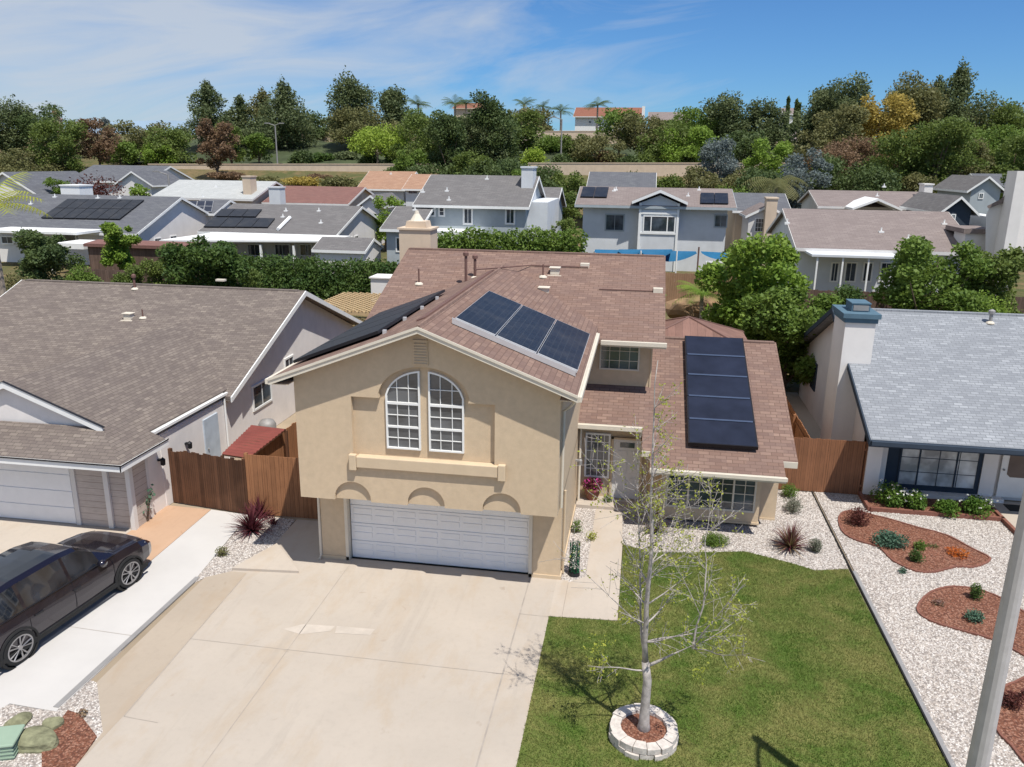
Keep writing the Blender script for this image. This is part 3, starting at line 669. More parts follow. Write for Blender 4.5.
# lower roof over the entry and the front room
LZ, LY, LS = 2.12, 21.7, .405; lz = lambda x, y: LZ+LS*(y-LY)
LR = 27.9
poly = [(XR, 23.35), (.3, 23.35), (.3, 22.35), (.55, 22.35), (.55, LY), (4.3, LY), (4.3, 22.3), (4.68, 22.3), (4.68, LR), (XR, LR)]
m = MB(); slope_slab(m, poly[::1], lz, .13); lr = m.build('lower_roof', K['roofred'], H)
m = MB(); lzb = lambda x, y: lz(0, LR)-LS*(y-LR); slope_slab(m, [(XR, LR+.002), (4.68, LR+.002), (4.68, 33.5), (XR, 33.5)], lzb, .13); m.build('lower_roof_rear', K['roofred'], H)
m = MB(); m.box(.45, 4.65, LR-.12, LR+.12, lz(0, LR)-.06, lz(0, LR)+.012); m.build('ridge_cap', K['roofred'], lr)
def fz(x, y): return lz(x, y)
m = MB()
for x0, x1, y in ((XR, .3, 23.35), (.3, .55, 22.35), (.55, 4.3, LY), (4.3, 4.68, 22.3)):
    m.box(x0+.003, x1+.02, y-.04, y-.002, fz(0, y)-.19, fz(0, y)-.012)
m.build('fascia', K['cream'], lr)
m = MB(); m.prism([(4.68, 22.3, lz(0, 22.3)-.01), (4.68, LR, lz(0, LR)-.01), (4.68, LR, lz(0, LR)-.17), (4.68, 22.3, lz(0, 22.3)-.17)], (.03, 0, 0)); m.build('rake_board', K['roofred'], lr)
m = MB(); m.box(.55, 4.34, LY-.13, LY-.045, LZ-.11, LZ-.015); m.box(XR, .3, 23.2, 23.3, fz(0, 23.35)-.14, fz(0, 23.35)-.015); m.build('gutter', K['cream'], lr)
solar(lr, [(1.62, 22.55, lz(0, 22.55)), (3.62, 22.55, lz(0, 22.55)), (3.58, 27.75, lz(0, 27.75)), (1.60, 27.75, lz(0, 27.75))], 1, 5, 'solarb', 'black', .12, .02, 'solar_panel', .1, .035)
hp_ = plain('panel_header_pipe', (.06, .08, .13), .3, .1)
for i in range(1, 5):
    m = MB(); y = 22.55+5.2*i/5; n = Vector((0, -LS, 1)).normalized(); p = Vector((1.68, y, lz(0, y)))+n*.235; m.obox(p, (1, 0, 0), Vector((0, 1, LS)).normalized(), n, 0, 1.86, -.05, .02, 0, .012); m.build('panel_flashing', hp_, lr)
# front-room walls, bay, entry
m = MB(); f = [(.62, 23.4), (4.45, 23.4), (4.45, 33), (-1.6, 33), (-1.6, 24.0), (.62, 24.0)]
m.prism([(x, y, 0) for x, y in f], (0, 0, 2.1)); m.box(-1.65, .62, 24.003, 24.2, 2.1, 2.9); m.box(.62, 4.44, 23.403, 23.6, 2.1, 2.62); m.box(.623, .8, 23.6, 24.2, 2.1, 2.7); m.build('front_room_wall', K['stucco'], H)
m = MB(); m.prism([(4.44, 23.41, 2.1), (4.44, 23.41, lz(0, 23.41)-.1), (4.44, LR, lz(0, LR)-.14), (4.44, 33, 2.3), (4.44, 33, 2.1)], (-.2, 0, 0)); m.build('side_gable_wall', K['stucco'], H)
m = MB(); m.box(.95, 3.86, 22.8, 23.4, .16, .46); m.box(.95, 1.1, 22.8, 23.4, .46, 1.6); m.box(3.74, 3.86, 22.8, 23.4, .46, 1.6); m.box(.95, 3.86, 22.8, 23.4, 1.6, 2.05); m.build('bay', K['stucco'], H)
m = MB(); m.box(.92, 3.89, 22.77, 23.4, .10, .16); m.build('bay_sill', K['stucco2'], H)
window(H, (1.1, 22.86, .46), (1, 0, 0), (0, -1, 0), 2.64, 1.14, 8, 4, .06, 'glass', 'cream', mull=(.25, .75))
m = MB(); m.box(.62, 4.45, 23.38, 23.4, .0, .08); m.build('base_trim', K['stucco2'], H)
window(H, at(584, 476, Y=24.0)-Vector((0, 0, 0)), (1, 0, 0), (0, -1, 0), at(609, 476, Y=24.0).x-at(584, 476, Y=24.0).x, 1.5, 4, 5, .06, 'glassb', 'white', name='entry_window')
dx0, dx1 = at(612, 480, Y=24.0).x, at(639, 480, Y=24.0).x
m = MB(); m.box(dx0, dx1, 23.94, 24.0, .13, 2.12); d_ = m.build('front_door', K['offwhite'], H); m = MB()
for z0, z1 in ((.25, .85), (1.0, 1.75)):
    for k in range(2): x0 = dx0+.12+k*.42; m.box(x0, x0+.32, 23.925, 23.94, z0, z1)
m.build('door_panel', K['offwhite'], d_, bevel=.01)
m = MB(); m.tube([(dx0+.07, 23.88, 1.0), (dx0+.07, 23.88, 1.25)], .015, 6); m.build('door_handle', K['metal'], d_)
m = MB(); m.prism([(dx0+.2, 23.935, 1.86), (dx1-.2, 23.935, 1.86), (dx1-.2, 23.935, 2.02), (dx0+.2, 23.935, 2.02)], (0, -.01, 0)); m.build('fanlight', K['glass'], d_)
m = MB(); m.box(dx0-.07, dx0, 23.92, 24.0, .12, 2.18); m.box(dx1, dx1+.07, 23.92, 24.0, .12, 2.18); m.box(dx0-.07, dx1+.07, 23.92, 24.0, 2.12, 2.18); m.build('door_frame', K['stucco2'], H)
# downspouts and wall light
m = MB()
m.tube([(XLh-.05, GY+.02, 2.3), (XLh-.05, GY-.02, .1), (XLh-.05, GY-.15, .04)], .035, 8)
m.build('downspout', K['cream'], H)
m = MB(); m.tube([(-1.2, 17.5, GE-.1), (-1.45, 17.75, GE-.45), (XR+.05, 17.85, GE-.6), (XR+.05, 17.85, 2.4)], .035, 8); m.build('downspout', K['cream'], H)
m = MB(); m.tube([(XR+.05, GY+.3, 2.4), (XR+.05, GY+.3, .05)], .035, 8); m.build('downspout', K['stucco2'], H)
m = MB(); m.tube([(-1.58, 23.5, 2.6), (-1.58, 23.5, .12)], .04, 8); m.build('downspout', K['cream'], H)
m = MB(); m.box(XR+.0, XR+.12, 22.7, 22.8, 1.75, 1.8); m.lathe((XR+.14, 22.75, 1.62), [(.02, 0), (.06, .02), (.07, .16), (.03, .22)], 8); m.build('wall_lamp', K['metal'], H)

# ================================================================== left neighbour: grey stucco, L-shaped, brown roof
N_ = thing('grey_house', 'low grey stucco house with weathered brown roof, left of the tan house', 'house', (-18, 19.3, 0))
# wing (garage) : ridge along y
WX0, WX1, WC = -22.2, -13.7, -17.95
WE, WS = 2.42, .42; wz = lambda x: WE+WS*(WX1-x if x > WC else x-(2*WC-WX1))
m = MB(); m.box(-21.6, -14.22, 19.3, 26, 0, 2.35); m.build('garage_wall', K['greystucco'], N_)
# main body: ridge along x, gable to the right
BX = -13.9; BY0, BYR, BY1 = 24.7, 31.45, 38.4; BE = 2.48; BS = .4; bz = lambda y: BE+BS*(y-BY0 if y < BYR else 2*BYR-BY0-y)
m = MB(); m.prism([(-14.35, 25.1, 0), (-14.35, 38.0, 0), (-14.35, 38.0, 2.4), (-14.35, BYR, bz(BYR)-.16), (-14.35, 25.1, 2.45)], (-12.4, 0, 0)); m.build('main_wall', K['greystucco'], N_)
m = MB(); m.box(-14.35, -14.2, 20.9, 25.1, 0, 2.3); m.build('side_wall', K['greystucco'], N_)
m = MB(); m.prism([(BX, BY0, BE), (BX, BYR, bz(BYR)), (BX, BY1, BE), (BX, BY1, BE-.15), (BX, BYR, bz(BYR)-.15), (BX, BY0, BE-.15)], (-13.3, 0, 0)); nr = m.build('main_roof', K['roofgrey'], N_)
m = MB(); m.prism([(BX, BY0, BE-.01), (BX, BYR, bz(BYR)-.01), (BX, BY1, BE-.01), (BX, BY1, BE-.2), (BX, BYR, bz(BYR)-.22), (BX, BY0, BE-.2)], (.045, 0, 0))
m.prism([(-27.25, BY0, BE-.01), (-27.25, BYR, bz(BYR)-.01), (-27.25, BY1, BE-.01), (-27.25, BY1, BE-.2), (-27.25, BYR, bz(BYR)-.22), (-27.25, BY0, BE-.2)], (.04, 0, 0)); m.build('fascia', K['white'], nr)
# wing roof: right slope, hip-less, with a small gable above a skirt roof at the front
YE, YD = 18.3, 19.5
m = MB()
zr = wz(WC)
def wslab(poly, zf): slope_slab(m, poly, zf, .14)
wslab([(WX1, YE), (WX1, 20.45), (-14.25, 20.45), (-14.25, 25.2), (-14.25, 25.4), (WC, 29.3), (WC, YD), (-15.0, YD)][:0] or [(WX1, 18.3), (WX1, 20.45), (-14.22, 20.45), (-14.22, 25.6), (WC, 29.2), (WC, YD), (-15.05, YD)], lambda x, y: wz(x))
wslab([(WC-.002, YD), (WC-.002, 29.2), (WX0, 25.6), (WX0, 18.3), (-20.85, YD)], lambda x, y: WE+WS*(x-WX0))
SK = .47
wslab([(WX0, YE), (WX1, YE), (-15.05, YD+.02), (-20.85, YD+.02)], lambda x, y: WE+SK*(y-YE))
wr = m.build('garage_roof', K['roofgrey'], N_)
m = MB(); gzd = WE+SK*(YD-YE)
m.prism([(-15.1, YD+.1, gzd-.1), (WC, YD+.1, zr-.1), (-20.8, YD+.1, gzd-.1)], (0, .1, 0)); m.build('small_gable', K['greystucco'], wr)
m = MB(); m.prism([(-14.95, YD-.1, gzd+.06), (WC, YD-.1, zr+.03), (-20.95, YD-.1, gzd+.06), (-20.95, YD-.1, gzd-.12), (WC, YD-.1, zr-.17), (-14.95, YD-.1, gzd-.12)], (0, .05, 0))
m.box(WX0, WX1+.04, YE-.05, YE-.002, WE-.2, WE-.01); m.box(WX1+.0, WX1+.045, YE-.05, 20.5, WE-.2, WE-.012); m.box(-14.22, -14.18, 20.5, 24.75, WE+.06, WE+.17); m.build('fascia', K['white'], wr)
m = MB(); m.prism([(-14.9, YD-.12, gzd+.075), (WC, YD-.12, zr+.045), (-21.0, YD-.12, gzd+.075), (-21.0, YD-.12, gzd+.06), (WC, YD-.12, zr+.03), (-14.9, YD-.12, gzd+.06)], (0, .08, 0)); m.build('drip_edge', K['black'], wr)
m = MB(); m.box(WX0, WX1+.06, YE-.09, YE-.051, WE-.025, WE+.005); m.box(WX1+.046, WX1+.07, YE-.09, 20.5, WE-.025, WE+.005); m.build('drip_edge', K['black'], wr)
m = MB(); m.box(-14.17, -14.09, 20.5, 24.9, WE+.09, WE+.17); m.build('gutter', K['white'], wr)
m = MB(); m.box(-27.0, -14.2, BYR-.12, BYR+.12, bz(BYR)-.05, bz(BYR)+.012); m.build('ridge_cap', K['roofgrey'], nr)
# garage door with small lights at the top
m = MB(); m.box(-20.9, -16.05, 19.24, 19.3, .02, 2.1); gd = m.build('garage_door', K['gdoor'], N_); m = MB()
for r_ in range(4): m.box(-20.88, -16.07, 19.215, 19.241, .035+r_*.52, .03+r_*.52+.5)
m.build('door_section', K['gdoor'], gd, bevel=.006)
m = MB()
for i in range(8): m.box(-20.8+i*.6, -20.4+i*.6, 19.2, 19.216, 1.85, 2.03)
m.build('door_light', K['glass'], gd)
m = MB(); m.box(-16.04, -15.9, 19.2, 19.3, 0, 2.3); m.box(-14.98, -14.83, 19.17, 19.3, 0, 2.3); m.box(-14.26, -14.12, 19.17, 19.33, 0, 2.3); m.build('corner_board', K['offwhite'], N_)
m = MB(); m.box(-15.9, -14.98, 19.24, 19.3, 0, 2.3); m.box(-14.83, -14.26, 19.24, 19.3, 0, 2.3); m.box(-14.22, -14.16, 19.33, 20.0, 0, 2.3); m.build('lap_siding', K['siding'], N_)
m = MB(); m.box(-14.22, -14.15, 20.0, 20.12, 0, 2.3); m.build('corner_board', K['offwhite'], N_)
# side wall features facing the tan house
for px, py0, h, w_ in ((253, 412, 1.0, 1.6), (285, 380, .9, .9)):
    p = at(px, py0, X=-14.35)
    window(N_, (-14.35, p.y, p.z), (0, 1, 0), (1, 0, 0), w_, h, 2, 1, .08)
p = at(226, 452, X=-14.2); m = MB(); m.box(-14.2, -14.15, 23.3, 24.2, .02, 2.05); d_ = m.build('side_door', plain('pale_blue_door', (.46, .52, .58), .6), N_)
m = MB(); m.lathe((-14.12, 23.42, 1.0), [(.03, -.03), (.035, 0), (.0, .03)], 8, (1, 0, 0)); m.build('door_handle', K['metal'], d_)
for y in (22.2, 20.7):
    m = MB(); m.box(-14.2, -14.12, y-.05, y+.05, 1.6, 1.66); m.lathe((-14.05, y, 1.45), [(.02, 0), (.07, .03), (.08, .2), (.0, .28)], 8); m.build('wall_lamp', K['black'], N_)
m = MB(); m.box(-14.35, -14.26, 25.6, 25.9, 1.1, 1.6); m.tube([(-14.3, 25.75, 1.6), (-14.3, 25.75, 2.5)], .025, 6); m.build('electric_meter', K['metal'], N_)
m = MB(); m.tube([(-14.14, 24.7, 2.4), (-14.14, 24.7, .05)], .035, 8); m.build('downspout', K['white'], N_)
def on_b(px, py_):
    d = ray(px, py_); t = ((BE-BS*BY0)-CAMZ)/(d.z-BS*d.y); return Vector((0, 0, CAMZ))+d*t
p = on_b(129, 318); roof_vent(N_, p.x, p.y, p.z); p = on_b(143, 318); vent_pipe(N_, p.x, p.y, p.z, .35, .03); p = on_b(135, 289); vent_pipe(N_, p.x, p.y, p.z, .5, .05, cap=True)
p = on_b(221, 281); m = MB(); m.box(p.x-.2, p.x+.2, p.y-.1, p.y+.1, p.z, p.z+.08); m.build('flashing', K['cream'], N_)

# ================================================================== right neighbour: white stucco, pale blue-grey roof
E_ = thing('white_house', 'white stucco house with pale blue-grey roof and blue-capped chimney, right of the tan house', 'house', (12, 26.5, 0))
RX = 7.25; QY0, QYR, QY1, QE, QS = 24.6, 31.45, 38.3, 2.42, .425; qz = lambda y: QE+QS*(y-QY0 if y < QYR else 2*QYR-QY0-y)
m = MB(); m.prism([(RX, QY0, QE), (RX, QYR, qz(QYR)), (RX, QY1, QE), (RX, QY1, QE-.14), (RX, QYR, qz(QYR)-.14), (RX, QY0, QE-.14)], (14.5, 0, 0)); qr = m.build('roof', K['roofblue'], E_)
m = MB(); m.prism([(RX-.045, QY0, QE-.01), (RX-.045, QYR, qz(QYR)-.01), (RX-.045, QY1, QE-.01), (RX-.045, QY1, QE-.22), (RX-.045, QYR, qz(QYR)-.22), (RX-.045, QY0, QE-.22)], (.044, 0, 0)); m.box(RX-.045, 21.7, QY0-.05, QY0-.002, QE-.22, QE-.012); m.build('fascia', K['slate'], qr)
m = MB(); m.box(RX, 21.7, QY0-.16, QY0-.055, QE-.15, QE-.02); m.build('gutter', K['slate'], qr)
m = MB(); m.box(RX+.02, 21.5, QYR-.12, QYR+.12, qz(QYR)-.05, qz(QYR)+.012); m.build('ridge_cap', K['roofblue'], qr)
m = MB(); m.prism([(7.68, 26.5, 0), (7.68, 37.9, 0), (7.68, 37.9, 2.3), (7.68, QYR, qz(QYR)-.16), (7.68, 26.5, 2.9)], (13, 0, 0)); m.build('wall', K['ltwhite'], E_)
m = MB(); m.box(7.6, 8.05, 25.9, 26.5, 0, 2.8); m.box(7.6, 8.3, 26.2, 26.5, 0, 2.8); m.build('wing_wall', K['ltwhite'], E_)
m = MB(); m.box(8.3, 11.45, 26.42, 26.5, 0.15, 2.6); m.build('window_surround', K['slate'], E_)
m = MB(); m.box(8.1, 12.0, 26.1, 26.5, 0, .15); m.build('window_bench', K['ltwhite'], E_)
window(E_, (8.75, 26.42, .3), (1, 0, 0), (0, -1, 0), 2.45, 1.5, 4, 3, .05, 'curtain', 'slate', mull=(.25, .72))
m = MB(); m.box(11.3, 11.75, 26.38, 26.5, 0, 2.6); m.build('porch_wall', K['ltwhite'], E_)
m = MB(); m.box(11.85, 12.95, 26.36, 26.42, .15, 2.2); d_ = m.build('screen_door', K['white'], E_)
m = MB(); a_ = [(12.05, .95), (12.15, .85), (12.65, .85), (12.75, .95), (12.75, 2.05), (12.05, 2.05)]; m.prism([(x, 26.358, z) for x, z in a_], (0, -.012, 0)); m.build('door_screen', plain('dark_door_screen', (.17, .13, .11), .8), d_)
m = MB(); m.lathe((11.93, 26.34, 1.1), [(.03, 0), (.035, .03), (0, .05)], 8, (0, -1, 0)); m.build('door_handle', K['metal'], d_)
m = MB(); m.box(11.68, 11.74, 26.3, 26.38, 1.9, 2.1); m.build('wall_lamp', K['black'], E_)
# chimney against the gable wall
cx0, cx1, cy0, cy1 = 6.95, 7.95, 28.2, 29.8
zt = at(855, 356-33, Y=28.2).z; ztc = at(855, 318, Y=28.2).z
m = MB(); m.box(cx0+.02, cx1, cy0, cy1, 0, ztc); ch = m.build('chimney', K['ltwhite'], E_)
m = MB(); m.box(cx0-.1, cx1+.12, cy0-.12, cy1+.1, ztc, ztc+.16); m.box(cx0-.03, cx1+.05, cy0-.06, cy1+.05, ztc-.16, ztc); m.box(cx0+.25, cx1-.15, cy0+.35, cy1-.4, ztc+.16, ztc+.42); m.build('chimney_cap', K['bluecap'], ch)
m = MB()
m.box(cx0+.3, cx1-.2, cy0+.33, cy0+.36, ztc+.2, ztc+.38)
m.build('cap_vent', K['metal'], ch)
m = MB(); m.box(cx0+.23, cx1-.13, cy0+.33, cy1-.38, ztc+.42, ztc+.46); m.build('cap_lid', K['bluecap'], ch)
for px, pyb, w_, h in ((798, 427, .55, .9), (811, 385, .55, .9)): pass
window(E_, (7.68, 35.6, 1.1), (0, -1, 0), (-1, 0, 0), .9, 1.2, 2, 1, .06, 'glass', 'slate')
window(E_, (7.68, 32.4, .7), (0, -1, 0), (-1, 0, 0), 1.3, 1.5, 2, 1, .07, 'glass', 'slate')
d = ray(990, 323); t = ((QE-QS*QY0)-CAMZ)/(d.z-QS*d.y); p = Vector((0, 0, CAMZ))+d*t; vent_pipe(E_, p.x, p.y, p.z, .35, .06, 'metal', cap=True)

# ================================================================== fences, gates, awning
def fence(name, label, pts, h, mat, w=.14, z0=None, gap=.006, jag=.03, postmat=None, cat='fence', top=False):
    root = thing(name, label, cat, (*pts[0], terr(*pts[0]) if z0 is None else z0))
    m = MB(); pm = MB(); rm = MB()
    for (x0, y0), (x1, y1) in zip(pts, pts[1:]):
        a, b = Vector((x0, y0, 0)), Vector((x1, y1, 0)); L = (b-a).length; U = (b-a)/L; N = Vector((-U.y, U.x, 0)); n = int(L/w)
        for i in range(n):
            p = a+U*(i*w); zb = terr(p.x, p.y) if z0 is None else z0; hh = h+random.uniform(-jag, jag); t = random.uniform(-.006, .006)
            m.obox((p.x, p.y, zb), U, (0, 0, 1), N, gap/2, w-gap/2, .03, hh, -.012+t, .012+t)
        k = max(1, int(L/2.4))
        for i in range(k+1):
            p = a+U*(L*i/k); zb = terr(p.x, p.y) if z0 is None else z0; pm.obox((p.x, p.y, zb), U, (0, 0, 1), N, -.05, .05, -.1, h+.02, .015, .11)
        for z in (.3, h-.3):
            za = terr(x0, y0) if z0 is None else z0; zb = terr(x1, y1) if z0 is None else z0
            rm.prism([(x0, y0, za+z), (x1, y1, zb+z), (x1, y1, zb+z+.08), (x0, y0, za+z+.08)], N*.04)
        if top: rm.prism([(x0, y0, za+h), (x1, y1, zb+h), (x1, y1, zb+h+.04), (x0, y0, za+h+.04)], N*.12)
    m.build('fence_boards', K[mat], root); pm.build('fence_post', K[postmat or mat], root); rm.build('fence_rail', K[postmat or mat], root)
    return root
g_ = fence('side_gate', 'dark weathered wooden gate and fence between the grey house and the red awning', [(-14.15, 21.2), (-11.5, 20.82)], 1.78, 'fence', .14, 0, jag=.05, cat='gate')
fence('wooden_fence', 'smooth orange-brown board fence at the left corner of the tan house, half in shadow', [(-11.44, 20.86), (-8.16, 20.86)], 1.95, 'fence2', .145, 0, jag=.0, gap=.003)
fence('wooden_fence', 'reddish-brown board fence between the tan house and the white house', [(4.7, 25.95), (7.6, 25.95)], 1.88, 'fence3', .14, 0, jag=.02, gap=.004)
fence('wooden_fence', 'board fence running back between the tan house and the white house', [(5.9, 26.1), (5.9, 38)], 1.7, 'fence2', .15, 0)
fence('wooden_fence', 'tan board fence running back between the grey house and the tan house', [(-11.5, 21.0), (-11.5, 40)], 1.75, 'fence2', .15, 0)
aw = thing('metal_awning', 'small red corrugated metal awning over the side yard behind the wooden gate', 'awning', (-11.4, 21, 0))
q = [at(222, 454, Y=21.05), at(249, 458, Y=21.0), at(286, 429, Y=23.4), at(252, 425, Y=23.6)]
n_ = 12; m = MB()
for i in range(n_):
    t0, t1 = i/n_, (i+1)/n_; a, b, c, d = q[0].lerp(q[3], t0), q[1].lerp(q[2], t0), q[1].lerp(q[2], t1), q[0].lerp(q[3], t1); z = Vector((0, 0, .035))
    mid0, mid1 = a.lerp(d, .5)+z, b.lerp(c, .5)+z; m.poly([a, b, mid1, mid0]); m.poly([mid0, mid1, c, d]); m.poly([b, c, mid1])
m.build('awning_sheet', K['awning'], aw); m = MB(); v3 = [tuple(p-Vector((0, 0, .05))) for p in q]; m.prism(v3, (0, 0, .04)); m.build('awning_frame', K['fence'], aw)
m = MB()
for p in q: m.box(p.x-.04, p.x+.04, p.y-.04, p.y+.04, 0, p.z-.05)
m.build('post', K['fence'], aw)
p = at(262, 421, Z=1.0); m = MB(); m.lathe((p.x, p.y+.4, 0), [(.3, 0), (.33, .75), (.25, .9), (0, .97)], 16); setp(m.build('garden_barrel', K['metal'], smooth=True), 'grey domed bin partly hidden behind the red metal awning', 'bin')

# ================================================================== the dark SUV
def car():
    root = thing('parked_car', 'dark plum-black SUV parked on the pale concrete side driveway', 'car', local=True)
    rimm = plain('grey_alloy_rim', (.34, .33, .33), .35, .1, metal=.6)
    paint, b, L = base('dark_plum_car_paint', .22, .55, .6)
    b.inputs['Base Color'].default_value = (.022, .017, .026, 1); b.inputs['Coat Weight'].default_value = 1; b.inputs['Coat Roughness'].default_value = .04
    st = [ # y, halfwidth, z sill, half belt, z belt, half roof, z roof
     (-2.46, .78, .50, .74, .86, .60, .98), (-2.42, .90, .40, .84, 1.00, .70, 1.10), (-2.30, .965, .32, .87, 1.10, .67, 1.34), (-2.05, .985, .29, .89, 1.14, .645, 1.60),
     (-1.85, .99, .28, .90, 1.14, .64, 1.68), (-1.20, 1.0, .27, .91, 1.11, .65, 1.74), (-1.12, 1.0, .27, .91, 1.11, .65, 1.745), (-.5, 1.0, .27, .91, 1.09, .66, 1.75), (-.08, 1.0, .27, .91, 1.08, .66, 1.745), (0.0, 1.0, .27, .91, 1.08, .655, 1.74),
     (.42, 1.0, .27, .91, 1.07, .62, 1.66), (.80, .995, .27, .905, 1.06, .655, 1.40), (1.22, .99, .28, .88, 1.04, .74, 1.10), (1.60, .985, .29, .86, 1.02, .72, 1.075), (2.0, .97, .30, .83, .96, .68, 1.02), (2.25, .93, .33, .80, .88, .62, .94), (2.40, .86, .37, .74, .78, .56, .84), (2.46, .74, .44, .64, .66, .46, .72)]
    def prof(s):
        y, hw, zs, hb, zb, hr, zr = s
        return [(hw*.90, zs), (hw*.985, zs+.10), (hw, .62), (hw*.985, .5*(zb+.70)), (hb, zb), (hr+.03, zr-.10*(zr-zb)-.02), (hr*.88, zr-.005), (hr*.5, zr+.018), (0, zr+.025)]
    n = len(prof(st[0])); m = MB()
    grid = []
    for s in st:
        pr = prof(s); row = [(-x, s[0], z) for x, z in pr]+[(x, s[0], z) for x, z in pr[-2::-1]]; grid.append(row)
    cols = len(grid[0]); body, shield, rear, roofg, glass = MB(), MB(), MB(), MB(), {}
    for i in range(len(grid)-1):
        for k in range(cols-1):
            q = [grid[i][k], grid[i][k+1], grid[i+1][k+1], grid[i+1][k]]
            kk = min(k, cols-2-k); t = body
            if kk == 4 and 3 <= i <= 10 and i not in (5, 8): t = glass.setdefault((k > 8, 0 if i < 5 else 1 if i < 8 else 2), MB())
            if kk in (5, 6, 7) and i in (10, 11): t = shield
            if kk in (6, 7) and 5 <= i <= 8: t = roofg
            if kk in (5, 6, 7) and i in (2,): t = rear
            t.poly(q)
    body.poly([p for p in grid[0]][::1]); body.poly([p for p in grid[-1]][::-1])
    bo = body.build('body', paint, root, smooth=True)
    for g_, nm in [(glass[a], 'side_window') for a in sorted(glass)]+[(shield, 'windshield'), (roofg, 'roof_glass'), (rear, 'rear_window')]: g_.build(nm, K['carglass'], root, smooth=True)
    m = MB()
    for sx in (-1, 1):
        pts = [(sx*.925, -2.0, 1.125), (sx*.93, -.5, 1.10), (sx*.93, .8, 1.075), (sx*.9, 1.2, 1.06)]; m.tube(pts, .014, 5)
    m.build('window_trim', K['black'], root)
    m = MB()
    for sx in (-1, 1):
        m.box(*sorted((sx*.985, sx*1.02)), -2.1, 2.05, .25, .36)
        for wy in (-1.49, 1.49): m.lathe((sx*.90, wy, .37), [(.44, 0), (.445, .115), (.40, .125), (.39, 0)], 32, (sx, 0, 0))
    m.build('sill_trim', K['rubber'], root)
    for sx in (-1, 1):
        for wy in (-1.49, 1.49):
            w = MB(); w.lathe((sx*.80, wy, .375), [(.20, 0), (.36, 0), (.375, .03), (.375, .19), (.355, .22), (.285, .225), (.28, .20)], 36, (sx, 0, 0)); wo = w.build('wheel', K['rubber'], root, smooth=False)
            r_ = MB(); r_.lathe((sx*.80, wy, .375), [(.29, .19), (.285, .222), (.262, .215), (.255, .12), (.0, .12)], 36, (sx, 0, 0)); r_.build('brake_well', K['black'], wo)
            r_ = MB(); r_.lathe((sx*.80, wy, .375), [(.285, .20), (.29, .228), (.262, .228), (.258, .19)], 36, (sx, 0, 0)); r_.lathe((sx*.80, wy, .375), [(.0, .225), (.05, .225), (.06, .18)], 12, (sx, 0, 0))
            for k in range(5):
                for dk in (-.17, .17):
                    a0 = 2*math.pi*k/5+dk*.6; a1 = 2*math.pi*k/5+dk*1.35
                    p0 = Vector((sx*1.012, wy+.05*math.cos(a0), .375+.05*math.sin(a0))); p1 = Vector((sx*1.018, wy+.27*math.cos(a1), .375+.27*math.sin(a1))); r_.tube([p0, p1], [.012, .017], 5)
            r_.build('rim', rimm, wo)
        mi = MB(); mi.lathe((sx*1.04, .72, 1.12), [(0, -.10), (.07, -.09), (.095, 0), (.085, .06), (0, .08)], 10, (sx, -.15, .05)); mi.tube([(sx*.9, .74, 1.06), (sx*1.0, .72, 1.09)], .02, 6); mi.build('side_mirror', paint, root, smooth=True)
        dh = MB()
        for y in (-.95, .02): dh.box(*sorted((sx*.985, sx*1.01)), y-.1, y+.1, .86, .89)
        dh.build('door_handle', K['black'], root)
        hl = MB(); hl.prism([(sx*.60, 2.44, .66), (sx*.86, 2.30, .72), (sx*.88, 2.16, .84), (sx*.68, 2.34, .80)], (0, .03, .02)); hl.build('headlight', K['alu'], root)
        tl = MB(); tl.box(*sorted((sx*.6, sx*.93)), -2.46, -2.34, .88, 1.0); tl.build('tail_light', K['awning'], root)
    m = MB(); m.box(-.42, .42, 2.42, 2.49, .5, .7); m.build('grille', K['black'], root)
    m = MB(); m.tube([(-.93, 0, .0), (-.93, 0, .01)], .001, 3)
    # panel seams
    m = MB()
    for sx in (-1, 1):
        for y in (-1.16, -.04, 1.08): m.tube([(sx*1.002, y, .40), (sx*1.003, y, .62), (sx*.99, y, .86), (sx*.915, y, 1.09)], .005, 4)
    m.tube([(-.8, 1.3, 1.075), (-.6, 1.24, 1.1), (0, 1.2, 1.125), (.6, 1.24, 1.1), (.8, 1.3, 1.075)], .006, 4); m.tube([(.80, 1.3, 1.07), (.80, 1.9, 1.0), (.70, 2.3, .90)], .005, 4); m.tube([(-.80, 1.3, 1.07), (-.80, 1.9, 1.0), (-.70, 2.3, .90)], .005, 4)
    m.build('panel_seam', K['black'], root)
    return root
cr = car(); cr.location = (-13.52, 14.74, .022); cr.rotation_euler = (0, 0, R(-5.5)); cr.scale = (1.04, 1.12, .96)

# ================================================================== street light at the right
lp = thing('street_lamp', 'tall grey concrete street lamp post at the right edge of the yard', 'street lamp', (5.15, 10.5, 0))
m = MB(); m.tube([(5.15, 10.5, 0), (5.15, 10.5, 7.9)], [.155, .095], 14); m.build('lamp_post', plain('grey_lamp_post', (.42, .40, .385), .7, .08, 5, .1), lp, smooth=False)
m = MB(); m.lathe((5.15, 10.5, 0), [(.26, 0), (.26, .1), (.2, .25), (.155, .27)], 14); m.build('post_base', K['metal'], lp)
m = MB(); m.tube([(5.15, 10.5, 7.7), (5.15, 10.1, 7.95), (5.15, 9.3, 8.1), (5.15, 9.0, 8.1)], [.05, .045, .04, .04], 8); m.build('lamp_arm', K['metal'], lp)
m = MB(); m.lathe((5.15, 9.1, 8.1), [(0, 0), (.08, .02), (.13, .2), (.12, .5), (.04, .62), (0, .63)], 10, (0, -1, 0)); m.build('lamp_head', K['metal'], lp)

